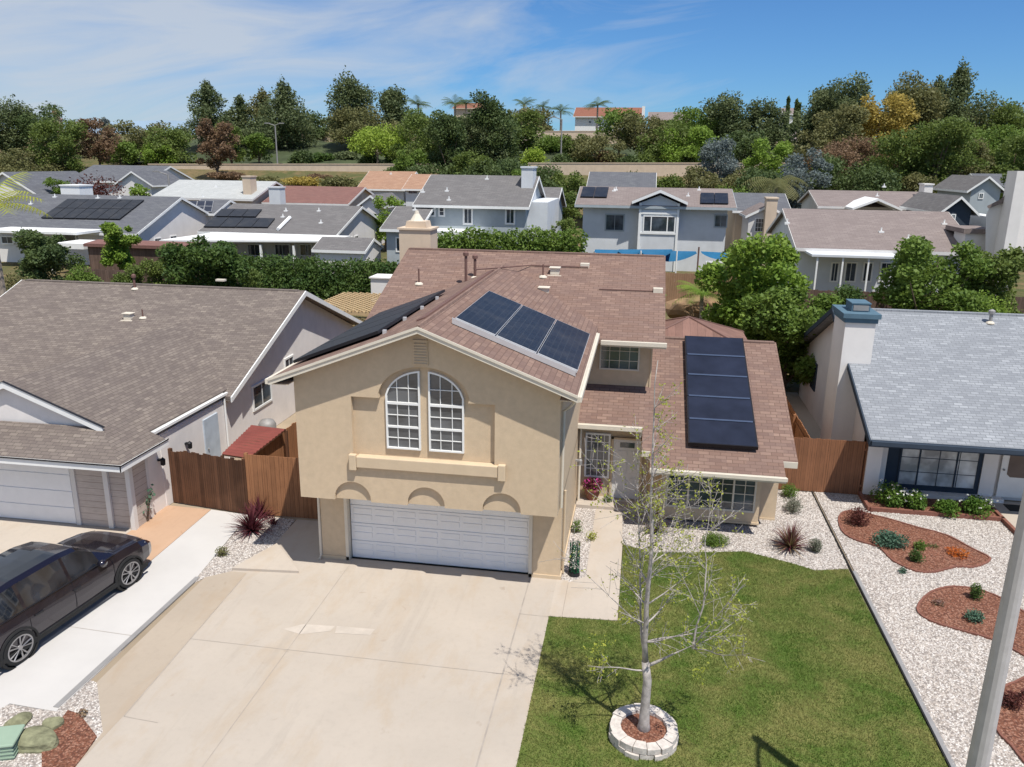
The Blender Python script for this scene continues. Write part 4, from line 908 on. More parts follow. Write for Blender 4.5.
# ================================================================== leaf tools
def leafquads(C_, s, rg, flat=.0):
    n = len(C_); nr = rg.normal(0, 1, (n, 3)); nr[:, 2] = np.abs(nr[:, 2])+flat; nr /= np.linalg.norm(nr, axis=1)[:, None]
    t = rg.normal(0, 1, (n, 3)); a = np.cross(nr, t); a /= np.linalg.norm(a, axis=1)[:, None]; b = np.cross(nr, a)
    l = (s*rg.uniform(.6, 1.35, n))[:, None]
    V = np.empty((n, 4, 3)); V[:, 0] = C_-a*l*.5; V[:, 1] = C_-b*l*.32; V[:, 2] = C_+a*l*.5; V[:, 3] = C_+b*l*.32
    return V.reshape(-1, 3), np.arange(n*4).reshape(-1, 4)
def blobs_points(bl, n, rg, shell=.35):
    bl = np.array(bl); w = (bl[:, 3]*bl[:, 4])**1.0; w /= w.sum(); idx = rg.choice(len(bl), n, p=w); B = bl[idx]
    d = rg.normal(0, 1, (n, 3)); d /= np.linalg.norm(d, axis=1)[:, None]; r = (shell+(1.06-shell)*rg.uniform(0, 1, n)**.7)
    nz = 1+.22*np.sin(d[:, 0]*7+B[:, 0]*3)*np.sin(d[:, 1]*6+B[:, 1]*2)*np.sin(d[:, 2]*8)
    return B[:, :3]+d*(r*nz)[:, None]*B[:, [3, 3, 4]]
LM = {k: leafmat('foliage_'+k, a, b, sc, .3) for k, a, b, sc in (
    ('mid', (.105, .155, .035), (.17, .22, .05), .5), ('dark', (.07, .11, .04), (.13, .175, .055), .5), ('bright', (.15, .25, .03), (.25, .35, .06), .7),
    ('pine', (.095, .13, .055), (.17, .20, .085), .3), ('olive', (.14, .15, .055), (.21, .20, .08), .3), ('blue', (.13, .165, .165), (.20, .235, .22), .6),
    ('brown', (.19, .12, .07), (.26, .17, .10), .5), ('gold', (.36, .27, .05), (.46, .36, .10), .5), ('lime', (.24, .34, .04), (.34, .44, .07), .6), ('maroon', (.09, .03, .025), (.15, .05, .04), .8),
    ('hedge', (.05, .10, .025), (.12, .18, .04), .8), ('laurel', (.10, .17, .03), (.19, .27, .05), 1.2), ('yel', (.28, .32, .04), (.42, .44, .08), 2))}
def crown(kind, w, h, rg):
    """blobs x,y,z,r,rz in a crown w wide and h high, base at z=0"""
    b = []
    if kind == 'round':
        b.append((0, 0, h*.46, w*.26, h*.30)); lop = rg.uniform(0, 6.28)
        for _ in range(rg.integers(26, 36)):
            a = rg.uniform(0, 6.28); z = rg.uniform(.10, .92)*h; e = math.sqrt(max(.05, 1-((z/h-.48)/.56)**2)); r_ = rg.uniform(.55, 1.12)*.38*w*e*(1+.18*math.cos(a-lop)); s = rg.uniform(.09, .17)*w
            b.append((r_*math.cos(a), r_*math.sin(a), z, s, min(s*.8, h*.2)))
    elif kind == 'pine':
        k = 34
        for i in range(k):
            t = (i+.5)/k; a = i*2.4+rg.uniform(-.5, .5); z = (.06+.90*t)*h; r_ = w*.42*(1-t)**.75*rg.uniform(.35, 1.15); s = w*(.16-.08*t)*rg.uniform(.7, 1.3)
            b.append((r_*math.cos(a), r_*math.sin(a), z, s, s*rg.uniform(.6, .9)))
            if i % 3 == 0: b.append((0, 0, z, w*(.18-.12*t), w*.12))
        b.append((0, 0, h*.96, w*.05, h*.05))
    elif kind == 'tall':
        lead_ = [(rg.uniform(-.18, .18)*w, rg.uniform(-.15, .15)*w, rg.uniform(.80, 1)) for _ in range(3)]
        for i in range(38):
            L0 = lead_[i % 3]; t = rg.uniform(.05, .97); a = rg.uniform(0, 6.28); r_ = w*.30*math.sin(math.pi*(.12+.80*t))*rg.uniform(.1, 1.1); s = w*rg.uniform(.09, .17)
            b.append((L0[0]*t+r_*math.cos(a), L0[1]*t+r_*math.sin(a), t*L0[2]*h*.97, s, s*rg.uniform(.7, 1.2)))
    elif kind == 'bush':
        for _ in range(9):
            a = rg.uniform(0, 6.28); r_ = rg.uniform(0, .3)*w; s = rg.uniform(.18, .28)*w; b.append((r_*math.cos(a), r_*math.sin(a), rg.uniform(.25, .7)*h, s, min(s, h*.35)))
    elif kind == 'column':
        for i in range(7): t = (i+.5)/7; s = w*.5*(1-.55*t); b.append((rg.normal(0, w*.04), rg.normal(0, w*.04), (.04+.92*t)*h, s, h*.10))
    return b
_tn = [0]
def tree(px, Y, ytop, wpx, kind='round', mat='mid', label='tree', ybase=None, n=None, leaf=None, bark='barkd', name='tree', cat='tree', group=None, trunkf=.3, x=None):
    _tn[0] += 1; rg = np.random.default_rng(100+_tn[0])
    t = at(px, ytop, Y=Y); z0 = terr(t.x, Y); h = t.z-z0; dist = Y/math.cos(.15); wpx *= {'round': 1.2, 'tall': 1.3, 'pine': 1.4}.get(kind, 1) if Y > 100 else 1
    w = wpx*dist/FPX; root = thing(name, label, cat, (t.x, Y, z0), group, local=True); 
    if kind in ('pine', 'tall') and trunkf == .3: trunkf = .12
    cb_ = trunkf*h if kind != 'bush' else 0; ch_ = h-cb_
    ppm = FPX/dist; lf = (leaf or max(.12, 2.3/ppm)); nn = n or int(min(15000, max(2500, 15*w*ch_*ppm*ppm/ (lf*ppm)**2)))
    B = [(a, b, c+cb_, r, rz) for a, b, c, r, rz in crown(kind, w, ch_, rg)]
    P_ = blobs_points(B, nn, rg); P_ = P_[P_[:, 2] > .05]; V, F = leafquads(P_, lf, rg, .3)
    npmesh('crown', V, F, LM[mat], root)
    m = MB(); tr = max(.06, min(.45, h*.022))
    if kind != 'bush':
        top = cb_+ch_*.75; m.tube([(0, 0, -.2), (rg.normal(0, .1), rg.normal(0, .1), cb_), (rg.normal(0, .2), rg.normal(0, .2), top)], [tr*1.25, tr, tr*.25], 7)
        for q in B[::6]: m.tube([(0, 0, cb_*.9+.2), (q[0]*.5, q[1]*.5, (cb_+q[2])*.5), (q[0], q[1], q[2])], [tr*.5, tr*.35, tr*.12], 5)
    else:
        for q in B[::2]: m.tube([(0, 0, -.05), (q[0], q[1], q[2])], [max(.03, w*.015), .012], 5)
    m.build('trunk' if kind != 'bush' else 'stem', K[bark], root)
    return root
def palm(px, Y, ytop, wpx, label, nf=16, mat='mid', trunk=True, group=None, z0=None, droop=.6, name='palm_tree', cat='palm tree'):
    _tn[0] += 1; rg = np.random.default_rng(100+_tn[0]); t = at(px, ytop, Y=Y); zz = terr(t.x, Y) if z0 is None else z0; L_ = wpx*Y/FPX/2*1.15; h = max(.3, t.z-zz-L_*.45)
    root = thing(name, label, cat, (t.x, Y, zz), group, local=True); V = []
    m = MB()
    for i in range(nf):
        a = 6.283*i/nf+rg.uniform(-.2, .2); up_ = rg.uniform(.1, 1.0); prev = Vector((0, 0, h)); d = Vector((math.cos(a)*math.cos(up_), math.sin(a)*math.cos(up_), math.sin(up_))); ns = 9
        side_ = Vector((-math.sin(a), math.cos(a), 0)); fl = L_*rg.uniform(.75, 1.1)
        for k in range(ns):
            nx_ = prev+d*(fl/ns); w_ = .30*fl*math.sin(math.pi*(k+1.2)/(ns+1.6))+.01
            for sg in (-1, 1):
                for j in range(2):
                    q = prev.lerp(nx_, j*.5); m.poly([q, q+d*(fl/ns*.28), q+d*(fl/ns*.6)+side_*sg*w_+Vector((0, 0, -w_*.45))])
            prev = nx_; d = (d+Vector((0, 0, -droop*1.9/ns))).normalized()
    m.build('fronds', LM[mat], root)
    if h > .5: m = MB(); m.tube([(0, 0, -.2), (.05, 0, h*.5), (0, 0, h)], [.028*h+.08, .02*h+.06, .02*h+.06], 8); m.build('trunk', K['barkm'], root)
    return root

# ================================================================== the bare young tree in its ring of stones
bt = thing('young_tree', 'nearly leafless grey-barked young tree with sparse yellow-green buds in a stone ring on the lawn', 'tree', (.52, 13.03, 0))
rg = random.Random(5); tm = MB(); tips = []
def branch(p, d, L_, r0, lvl, maxl, bend=.16, upb=.05):
    n = max(4, int(L_/.16)); pts = [Vector(p)]; d = Vector(d).normalized(); rad = [r0]
    for i in range(n):
        d = (d+Vector((rg.gauss(0, bend), rg.gauss(0, bend), rg.gauss(0, bend*.6)+upb))*.5).normalized(); pts.append(pts[-1]+d*(L_/n)); rad.append(max(.0035, r0*(1-.86*(i+1)/n)))
    tm.tube(pts, rad, 8 if lvl == 0 else 6 if lvl == 1 else 4, caps=False)
    for i in range(1, n+1):
        if lvl >= 2 or i > n*.5: tips.append((pts[i], lvl))
    if lvl < maxl:
        k = int(L_/(.165 if lvl else .3))+1
        for j in range(k):
            t = rg.uniform(.22, .98); q = pts[int(t*n)]; dd = (pts[min(n, int(t*n)+1)]-pts[max(0, int(t*n)-1)]).normalized(); s = Vector((rg.gauss(0, 1), rg.gauss(0, 1), rg.gauss(0, .5))).cross(dd).normalized()
            branch(q, dd*.62+s*rg.uniform(.5, 1.0), L_*rg.uniform(.24, .48)*(1.15-t*.6), max(.0045, rad[int(t*n)]*.5), lvl+1, maxl, bend*1.25, upb*.5)
B0 = Vector((.52, 13.03, .0)); trunk = [B0+Vector((0, 0, .18)), B0+Vector((-.0, 0, .7)), B0+Vector((.01, 0, 1.25)), B0+Vector((-.05, 0, 1.65))]
tm.tube([B0+Vector((0, 0, .1)), B0+Vector((0, 0, .3))]+trunk[1:], [.15, .105, .088, .08, .072], 12)
lead = [trunk[-1]]
for i in range(14): lead.append(lead[-1]+Vector((rg.gauss(-.012, .02), rg.gauss(.0, .02), .41)))
tm.tube([Vector(q) for q in lead], [.052*(1-i/15)**1.3+.006 for i in range(15)], 8)
branch(trunk[-1]-Vector((0, 0, .12)), (.9, .05, .45), 1.0, .038, 1, 1, .05)
el_ = Vector((.52+.78, 13.06, 2.0))
for d, L_, r_ in (((.15, .1, 1), 3.0, .022), ((.45, -.3, .9), 1.9, .018), ((.8, .3, .35), 1.25, .015), ((.5, -.6, .3), 1.5, .015)): branch(el_, d, L_, r_, 1, 3)
branch(trunk[-1]-Vector((.0, 0, .1)), (-.17, .1, .98), 4.4, .026, 1, 3, .06)
branch(trunk[-1]-Vector((.0, 0, .2)), (-.9, -.2, .15), 1.15, .018, 1, 3)
for z in np.linspace(1.9, 6.8, 25):
    i = int((z-1.65)/.41); a = rg.uniform(0, 6.28); L_ = (1.75-.19*(z-1.9))*rg.uniform(.5, 1.0); up_ = .15+.16*z*rg.uniform(.4, 1.1)
    branch(lead[min(i, 13)], (math.cos(a), math.sin(a), up_), max(.45, L_), max(.008, .026-.003*z), 1, 3)
tm.build('trunk', K['bark'], bt, smooth=True)
pts_ = []
nprg = np.random.default_rng(3)
for p, lv in tips:
    dens = .5 if lv >= 2 else .25
    if rg.random() < dens*.7:
        for _ in range(rg.randint(1, 4)): pts_.append([p.x+rg.gauss(0, .03), p.y+rg.gauss(0, .03), p.z+rg.gauss(0, .03)])
for c in ((-.45, 12.9, 1.75), (1.75, 13.1, 2.2), (-.35, 12.9, 2.0), (1.4, 12.5, 1.9), (.25, 13, 4.1), (.1, 13.1, 4.6)):
    for _ in range(45): pts_.append([c[0]+rg.gauss(0, .10), c[1]+rg.gauss(0, .12), c[2]+rg.gauss(0, .10)])
pts_ = np.array(pts_)-np.array([.52, 13.03, 0]); V, F = leafquads(pts_, .048, nprg, .2); npmesh('foliage', V, F, LM['yel'], bt)
# ring of pale blocks
rgp = thing('stone_ring', 'round two-course ring of pale stone blocks filled with red bark around the young tree', 'planter', (.52, 13.03, 0)); m = MB()
for c_ in range(2):
    nb = 15
    for i in range(nb):
        a0 = 6.2832*(i+.5*c_)/nb+.012; a1 = 6.2832*(i+1+.5*c_)/nb-.012; ro, ri = .66+rg.uniform(-.025, .025)-.012*c_, .44; z0, z1 = .005+c_*.125, .12+c_*.125
        P4 = [(.52+r_*math.cos(a), 13.03+r_*math.sin(a), z0) for r_, a in ((ri, a0), (ro, a0), (ro, (a0+a1)/2), (ro, a1), (ri, a1))]; m.prism(P4, (0, 0, z1-z0+rg.uniform(-.012, .012)))
m.build('stone_block', K['block'], rgp, bevel=.014)
m = MB(); m.lathe((.52, 13.03, 0), [(0, .2), (.3, .195), (.445, .18)], 24); m.build('bark_mulch', K['mulch'], rgp)

# ================================================================== planting beds and small plants
def bed(label, pts, n=5):
    cv = curve(pts, n); root = thing('planting_bed', label, 'flower bed', (pts[0][0], pts[0][1], 0)); A = np.array(cv)
    m = MB(); m.prism([(x, y, .0) for x, y in cv], (0, 0, .045)); m.build('bark_mulch', K['mulch'], root)
    m = MB()
    for i in range(len(cv)):
        p, q = Vector((*cv[i], 0)), Vector((*cv[(i+1) % len(cv)], 0))
        if (q-p).length < .02: continue
        U = (q-p).normalized(); m.obox(p, U, (0, 0, 1), Vector((-U.y, U.x, 0)), -.01, (q-p).length+.01, .0, .065+random.uniform(-.004, .004), -.025, .025)
    m.build('edging', K['brick'], root)
bed('tear-shaped red bark bed with terracotta edging in the gravel, farthest from the lamp post', [G(*p) for p in ((839, 518), (850, 512), (880, 518), (915, 528), (945, 536), (970, 549), (990, 560), (975, 568), (955, 568), (935, 573), (915, 572), (893, 562), (878, 548), (855, 541), (842, 532))], 3)
bed('rounded red bark bed with terracotta edging partly behind the lamp post', [G(*p) for p in ((917, 610), (930, 594), (955, 588), (985, 593), (1010, 605), (1035, 622), (1045, 640), (1030, 658), (1008, 648), (990, 640), (962, 632), (930, 622))], 3)
bed('red bark bed with terracotta edging at the right edge, nearest the camera', [G(*p) for p in ((1040, 680), (1015, 684), (1000, 692), (994, 712), (998, 733), (1012, 748), (1040, 775), (1080, 740))], 3)
# raised strip planter below the white house's window
pr = thing('brick_planter', 'low terracotta-edged planter of white roses under the white house window', 'planter', (7.6, 25, 0))
pp = [(7.52, 25.9), (7.58, 24.72), (11.35, 24.66), (11.45, 25.95)]
m = MB(); m.prism([(x, y, 0) for x, y in pp], (0, 0, .08)); m.build('soil', K['mulch'], pr)
m = MB(); m.obox((7.55, 24.7, 0), (1, -.01, 0), (0, 1, 0), (0, 0, 1), 0, 3.9, -.05, .05, 0, .15); m.obox((7.52, 24.7, 0), (0, 1, 0), (1, 0, 0), (0, 0, 1), 0, 1.25, -.05, .05, 0, .152); m.obox((11.4, 24.7, 0), (0, -1, 0), (1, 0, 0), (0, 0, 1), -1.2, 3.2, -.05, .05, 0, .15); m.build('edging', K['brick'], pr)
sheet('entry_path', [(11.5, 12), (13, 12), (13, 26.3), (11.5, 26.3)], .03, K['concw'])
m = MB(); m.box(11.95, 12.9, 25.5, 26.0, .03, .05); setp(m.build('doormat', K['rubber']), 'dark doormat in front of the white house screen door', 'doormat')

def mound(px, py_, w, h, mat, label, name='shrub', cat='shrub', leaf=.05, n=1300, group=None):
    _tn[0] += 1; rq = np.random.default_rng(500+_tn[0]); x, y = G(px, py_); root = thing(name, label, cat, (x, y, .02), group, local=True)
    B = [(rq.normal(0, w*.12), rq.normal(0, w*.12), h*.42, w*rq.uniform(.26, .38), h*.45) for _ in range(6)]
    P_ = blobs_points(B, n, rq, .4); P_ = P_[P_[:, 2] > .0]; V, F = leafquads(P_, leaf, rq, .2); npmesh('foliage', V, F, LM[mat], root)
    m = MB()
    for i in range(5): a = i*1.26; m.tube([(0, 0, -.02), (w*.2*math.cos(a), w*.2*math.sin(a), h*.5)], .012, 5)
    m.build('stem', K['barkd'], root); return root
def spiky(px, py_, L_, n, mats, label, name='spiky_plant', w=.05):
    _tn[0] += 1; rq = random.Random(_tn[0]); x, y = G(px, py_); root = thing(name, label, 'plant', (x, y, .0), None, local=True)
    for nm, mt, k in mats:
        m = MB()
        for i in range(int(n*k)):
            a = rq.uniform(0, 6.283); e = rq.uniform(.25, 1.5); l = L_*rq.uniform(.65, 1.1); d = Vector((math.cos(a)*math.cos(e), math.sin(a)*math.cos(e), math.sin(e))); s = Vector((-math.sin(a), math.cos(a), 0)); p = Vector((0, 0, .03)); ww = w*.5
            for j in range(4):
                q = p+d*l/4; w2 = w*.5*(1-(j+1)/4)+.002; m.poly([p-s*ww, p+s*ww, q+s*w2, q-s*w2]); p = q; ww = w2; d = (d+Vector((0, 0, -.16))).normalized()
        m.build(nm, mt, root)
    return root
LM['dred'] = leafmat('dark_red_blades', (.09, .018, .028), (.15, .04, .05), 3); LM['pink'] = leafmat('pink_green_blades', (.22, .12, .11), (.30, .24, .10), 3)
LM['white'] = leafmat('white_petals', (.70, .70, .62), (.8, .8, .75), 3, .1); LM['magenta'] = leafmat('magenta_petals', (.45, .03, .22), (.6, .08, .3), 3, .1)
LM['grn2'] = leafmat('fresh_green', (.07, .15, .02), (.15, .24, .04), 3); LM['teal'] = leafmat('blue_green_leaves', (.06, .13, .08), (.13, .22, .15), 3); LM['grey'] = leafmat('grey_green_leaves', (.16, .17, .12), (.22, .23, .17), 3); LM['orange'] = leafmat('orange_red_leaves', (.45, .10, .02), (.6, .2, .03), 3)
spiky(252, 532, .9, 190, (('leaf_blade', LM['dred'], 1),), 'large dark red spiky plant in the white gravel in front of the wooden fence')
spiky(260, 517, .7, 90, (('leaf_blade', LM['dred'], 1),), 'smaller dark red spiky plant behind the large one by the wooden fence')
spiky(790, 549, .78, 190, (('leaf_blade', LM['dred'], .55), ('pale_leaf_blade', LM['pink'], .45)), 'red and yellow-green striped spiky plant in the white gravel beside the lawn corner')
spiky(655, 533, .6, 220, (('leaf_blade', LM['grey'], .6), ('red_leaf_blade', LM['dred'], .4)), 'brownish grassy tuft in the gravel behind the young tree trunk', 'tufted_grass', .02)
mound(273, 524, .35, .25, 'dred', 'tiny dark plant between the spiky plants and the garage', n=200)
mound(223, 556, .4, .3, 'olive', 'small dry-looking plant at the left edge of the gravel triangle', n=300)
mound(714, 545, .78, .34, 'laurel', 'low rounded olive-green shrub in the gravel below the bay window', n=4000, leaf=.035)
mound(792, 513, .62, .5, 'grey', 'ball-shaped grey-green lavender beside the tan house corner', n=1500, leaf=.04)
mound(788, 497, .7, .5, 'laurel', 'pale green feathery shrub at the foot of the reddish-brown fence', n=900)
mound(815, 552, .5, .42, 'grey', 'ball-shaped grey shrub right beside the striped spiky plant', n=1300, leaf=.04)
mound(857, 525, .75, .65, 'maroon', 'dark maroon leafy shrub at the tip of the tear-shaped bark bed', n=1500)
mound(888, 545, .95, .45, 'teal', 'blue-green leafy shrub in the middle of the tear-shaped bark bed', n=1600, leaf=.07)
mound(920, 550, .45, .3, 'laurel', 'small yellow-green shrub in the tear-shaped bark bed', n=500)
mound(915, 562, .48, .4, 'hedge', 'small dark green shrub near the lower edge of the tear-shaped bark bed', n=700)
mound(959, 557, .6, .25, 'orange', 'low orange-red plant at the right end of the tear-shaped bark bed', n=500)
mound(932, 548, .4, .1, 'olive', 'flat thin ground plant at the top of the tear-shaped bark bed', n=120)
mound(903, 573, .35, .15, 'teal', 'tiny blue-green sprig just outside the tear-shaped bark bed', n=150)
mound(976, 600, .42, .5, 'hedge', 'dark green bushy plant in the rounded bark bed', n=700)
mound(974, 621, .55, .3, 'teal', 'blue-green low plant in the rounded bark bed, below the darker one', n=700)
mound(940, 606, .4, .18, 'pink', 'pale thin plant at the left end of the rounded bark bed', n=150)
mound(1010, 708, .5, .4, 'maroon', 'reddish green shrub in the bark bed nearest the camera', n=700)
mound(1026, 700, .4, .3, 'maroon', 'small red shrub at the right border of the bark bed nearest the camera', n=400)
for px, py0, w_, h_, lb in ((888, 506, 1.1, .85, 'leftmost white rose bush in the terracotta-edged planter'), (912, 510, 1.0, .7, 'white rose bush second from the left in the terracotta-edged planter'), (946, 515, .85, .55, 'small bright green bush third from the left in the terracotta-edged planter'), (975, 516, 1.0, .7, 'rightmost white rose bush, nearest the screen door')):
    r_ = mound(px, py0, w_, h_, 'grn2', lb, 'rose_bush', 'rose bush', .08, 1500)
    q = np.random.default_rng(px); P_ = np.stack([q.normal(0, w_*.25, 14), q.normal(-.1, w_*.2, 14), q.uniform(h_*.5, h_*1.0, 14)], 1)
    if '946' != str(px): V, F = leafquads(np.repeat(P_, 4, 0)+q.normal(0, .02, (56, 3)), .07, q); npmesh('blossom', V, F, LM['white'], r_)
# walkway plants, pot, green trellis
mound(577, 533, .4, .45, 'laurel', 'small green shrub in the gravel strip behind the green plant tube', n=350)
mound(592, 540, .5, .3, 'yel', 'sparse yellow-green plant by the front walk', n=150)
mound(607, 505, .4, .35, 'hedge', 'small dark shrub beside the porch step', n=350)
x, y = G(574, 575); tb = thing('plant_tube', 'upright green wire tube full of leaves beside the garage corner', 'plant stand', (x, y, 0), local=True)
q = np.random.default_rng(9); a = q.uniform(0, 6.28, 1100); P_ = np.stack([.12*np.cos(a), .12*np.sin(a), q.uniform(.08, .95, 1100)], 1); V, F = leafquads(P_, .045, q); npmesh('foliage', V, F, leafmat('emerald_leaves', (.01, .10, .045), (.03, .2, .1), 8), tb)
m = MB()
for i in range(6): m.tube([(.13*math.cos(i*1.047), .13*math.sin(i*1.047), 0), (.13*math.cos(i*1.047), .13*math.sin(i*1.047), 1.0)], .008, 5)
m.lathe((0, 0, 0), [(.0, 0), (.16, 0), (.15, .1), (0, .1)], 14); m.build('wire_frame', K['black'], tb)
x, y = G(591, 505, .12); pt = thing('flower_pot', 'terracotta pot of magenta flowers on the porch step', 'flower pot', (x, 23.75, .12), local=True)
m = MB(); m.lathe((0, 0, 0), [(.0, 0), (.17, 0), (.27, .33), (.30, .35), (.30, .40), (.25, .40), (.24, .34), (0, .33)], 20); m.build('pot', K['brick'], pt)
q = np.random.default_rng(4); V, F = leafquads(blobs_points([(0, 0, .5, .3, .18)], 500, q, .3), .07, q); npmesh('foliage', V, F, LM['maroon'], pt); V, F = leafquads(blobs_points([(0, 0, .52, .3, .2)], 130, q, .8), .07, q); npmesh('blossom', V, F, LM['magenta'], pt)
x, y = G(148, 522); sp_ = thing('spindly_shrub', 'thin leafy shrub beside the grey house garage corner', 'shrub', (x, y, 0), local=True); m = MB(); q = random.Random(2); P_ = []
for i in range(7):
    a = q.uniform(0, 6.28); e = (.25*math.cos(a), .25*math.sin(a), q.uniform(.6, 1.1)); m.tube([(0, 0, 0), (e[0]*.4, e[1]*.4, e[2]*.5), e], [.012, .009, .004], 5); P_ += [(e[0]*t+q.gauss(0, .05), e[1]*t+q.gauss(0, .05), e[2]*t+q.gauss(0, .05)) for t in (.5, .6, .7, .75, .8, .85, .9, .95, 1, 1)]
m.build('stem', K['barkd'], sp_); V, F = leafquads(np.array(P_), .11, np.random.default_rng(8)); npmesh('foliage', V, F, LM['teal'], sp_)
# bottom-left corner: green utility box, boulders, bark patch
x, y = G(8, 752); ub = thing('utility_box', 'pale green ribbed utility box in the gravel at the bottom left corner', 'utility box', (x, y, 0), local=True, rotz=R(20)); gm = plain('pale_green_plastic', (.27, .36, .27), .6, .06)
m = MB(); m.box(-.45, .2, -.25, .25, 0, .3); m.build('cabinet', gm, ub, bevel=.03); m = MB(); m.box(-.49, .24, -.29, .29, .3, .36); m.build('lid', gm, ub, bevel=.03); m = MB()
for k in range(3): m.box(-.465, .215, -.265, .265, .06+k*.08, .08+k*.08)
m.build('rib', gm, ub)
def boulder(px, py_, s, mat, label, sx=1, sz=.5):
    x, y = G(px, py_); bm = bmesh.new(); bmesh.ops.create_icosphere(bm, subdivisions=3, radius=1); q = random.Random(px)
    ph = [q.uniform(0, 6) for _ in range(6)]
    for v in bm.verts:
        k = 1+.12*math.sin(v.co.x*3+ph[0])+.1*math.sin(v.co.y*4+ph[1])+.08*math.sin(v.co.z*5+ph[2]); v.co = Vector((v.co.x*s*sx*k, v.co.y*s*k, max(-.1, v.co.z*s*sz*k+s*sz*.5)))
    me = bpy.data.meshes.new('boulder'); bm.to_mesh(me); bm.free(); me.materials.append(mat); o = bpy.data.objects.new('boulder', me); C.objects.link(o); o.location = (x, y, 0); setp(o, label, 'boulder')
bm_ = plain('green_grey_boulder', (.20, .20, .12), .9, .45, 5, .9, 14)
boulder(38, 744, .34, bm_, 'rounded mossy green-grey boulder beside the pale green utility box', 1.2); boulder(18, 724, .22, bm_, 'smaller mossy boulder behind the pale green utility box'); boulder(52, 727, .2, bm_, 'mossy boulder between the utility box and the red-brown bark patch')
bp = [G(*p) for p in ((68, 712), (80, 716), (97, 738), (88, 752), (70, 775), (42, 790), (42, 750), (55, 730))]
m = MB(); m.prism([(a, b, 0) for a, b in bp], (0, 0, .05)); setp(m.build('bark_patch', K['mulch']), 'red-brown bark patch in the white gravel at the bottom left', 'bark patch')
mound(84, 715, .3, .12, 'pink', 'tiny dry plant above the red-brown bark patch', n=60)

# ================================================================== back yards
def wpx(root, px0, py0, px1, py1, Y, nx=2, ny=1, fr=.08, pane='glass', frame='white', name='window', mull=()):
    a, b = at(px0, py1, Y=Y), at(px1, py0, Y=Y); return window(root, (a.x, Y, a.z), (1, 0, 0), (0, -1, 0), b.x-a.x, b.z-a.z, nx, ny, fr, pane, frame, .06, name, mull)
def gh(label, px0, px1, yr, ye, Y, D, wall, roof, trim='white', axis='x', slope=.38, oh=.5, name='house', wl=None):
    """house with its front wall at Y; px0..px1 = roof ends at the eave, ye = eave row, yr = ridge row"""
    a, b = at(px0, ye, Y=Y-oh), at(px1, ye, Y=Y-oh); ze = (a.z+b.z)/2; x0, x1 = a.x+(oh*.7 if axis == 'x' else oh), b.x-(oh*.7 if axis == 'x' else oh)
    z0 = min(terr(0, Y), ze-2.3)
    if axis == 'x': zr = at((px0+px1)/2, yr, Y=Y+D/2).z; slope = (zr-ze)/(D/2+oh)
    else: zr = at((px0+px1)/2, yr, Y=Y-oh).z; slope = (zr-ze)/((x1-x0)/2+oh)
    root = thing(name, label, 'house', ((x0+x1)/2, Y, z0))
    r = block(root, x0, x1, Y, Y+D, z0-.5, ze, slope, axis, wall, roof, trim, oh)
    root['x0'] = x0; root['x1'] = x1
    return root, r, x0, x1, z0, ze, slope
def zplane(px, py_, ze, Ye, s):
    d = ray(px, py_); t = ((ze-s*Ye)-CAMZ)/(d.z-s*d.y); return Vector((0, 0, CAMZ))+d*t
def roofsolar(root, pix, ze, Ye, s, nx, ny, mat='solar', edge='black'):
    c = [zplane(*p, ze, Ye, s) for p in pix]; solar(root, c, nx, ny, mat, edge, .06, .04, 'solar_panel', .08, .03)
def stub(root, px, py_, ze, Ye, s, mat='white'):
    p = zplane(px, py_, ze, Ye, s); m = MB(); m.box(p.x-.17, p.x+.17, p.y-.15, p.y+.15, p.z-.1, p.z+.06); m.tube([(p.x, p.y, p.z), (p.x, p.y, p.z+.3)], .05, 6); m.build('roof_vent', K[mat], root)
def chimney(root, px0, px1, ytop, Y, D, z0, mat='offwhite', cap=None):
    a, b = at(px0, ytop, Y=Y), at(px1, ytop, Y=Y); m = MB(); m.box(a.x, b.x, Y, Y+D, z0, a.z); c = m.build('chimney', K[mat], root); m = MB(); m.box(a.x-.08, b.x+.08, Y-.08, Y+D+.08, a.z, a.z+.14); m.build('chimney_cap', K[cap or mat], c)

# B10 two-storey grey house with solar, behind the tan house
r, rf, x0, x1, z0, ze, s = gh('two-storey grey-white house with small front gable and two solar arrays behind the tan house', 575, 737, 187.5, 206, 73, 9, 'palegrey', 'rooftaupe', 'bluegrey', 'x', oh=.95)
Yf = 73; wpx(r, 604.5, 214, 625, 231, Yf, 2, 1, .12, frame='bluegrey'); wpx(r, 713.5, 214.5, 728, 227.5, Yf, 2, 1, .1, frame='bluegrey')
a, b = at(640, 215, Y=72.2), at(678, 215, Y=72.2); zp = at(659, 193, Y=72.2).z; zb = at(659, 203, Y=72.2).z
m = MB(); m.prism([(a.x, 72.2, z0), (b.x, 72.2, z0), (b.x, 72.2, zb), ((a.x+b.x)/2, 72.2, zp-.2), (a.x, 72.2, zb)], (0, .85, 0)); m.build('bay_wall', K['palegrey'], r)
m = MB(); c = (a.x+b.x)/2; hw = (b.x-a.x)/2+.75; zr = at(659, 190, Y=71.8).z; m.prism([(c-hw, 71.7, zr-hw*.42), (c, 71.7, zr), (c+hw, 71.7, zr-hw*.42), (c+hw, 71.7, zr-hw*.42-.16), (c, 71.7, zr-.16), (c-hw, 71.7, zr-hw*.42-.16)], (0, 4, 0)); o = m.build('porch_gable_roof', K['rooftaupe'], r)
m = MB(); m.prism([(c-hw, 71.66, zr-hw*.42+.02), (c, 71.66, zr+.02), (c+hw, 71.66, zr-hw*.42+.02), (c+hw, 71.66, zr-hw*.42-.22), (c, 71.66, zr-.22), (c-hw, 71.66, zr-hw*.42-.22)], (0, .05, 0)); m.build('fascia', K['white'], o)
m = MB()
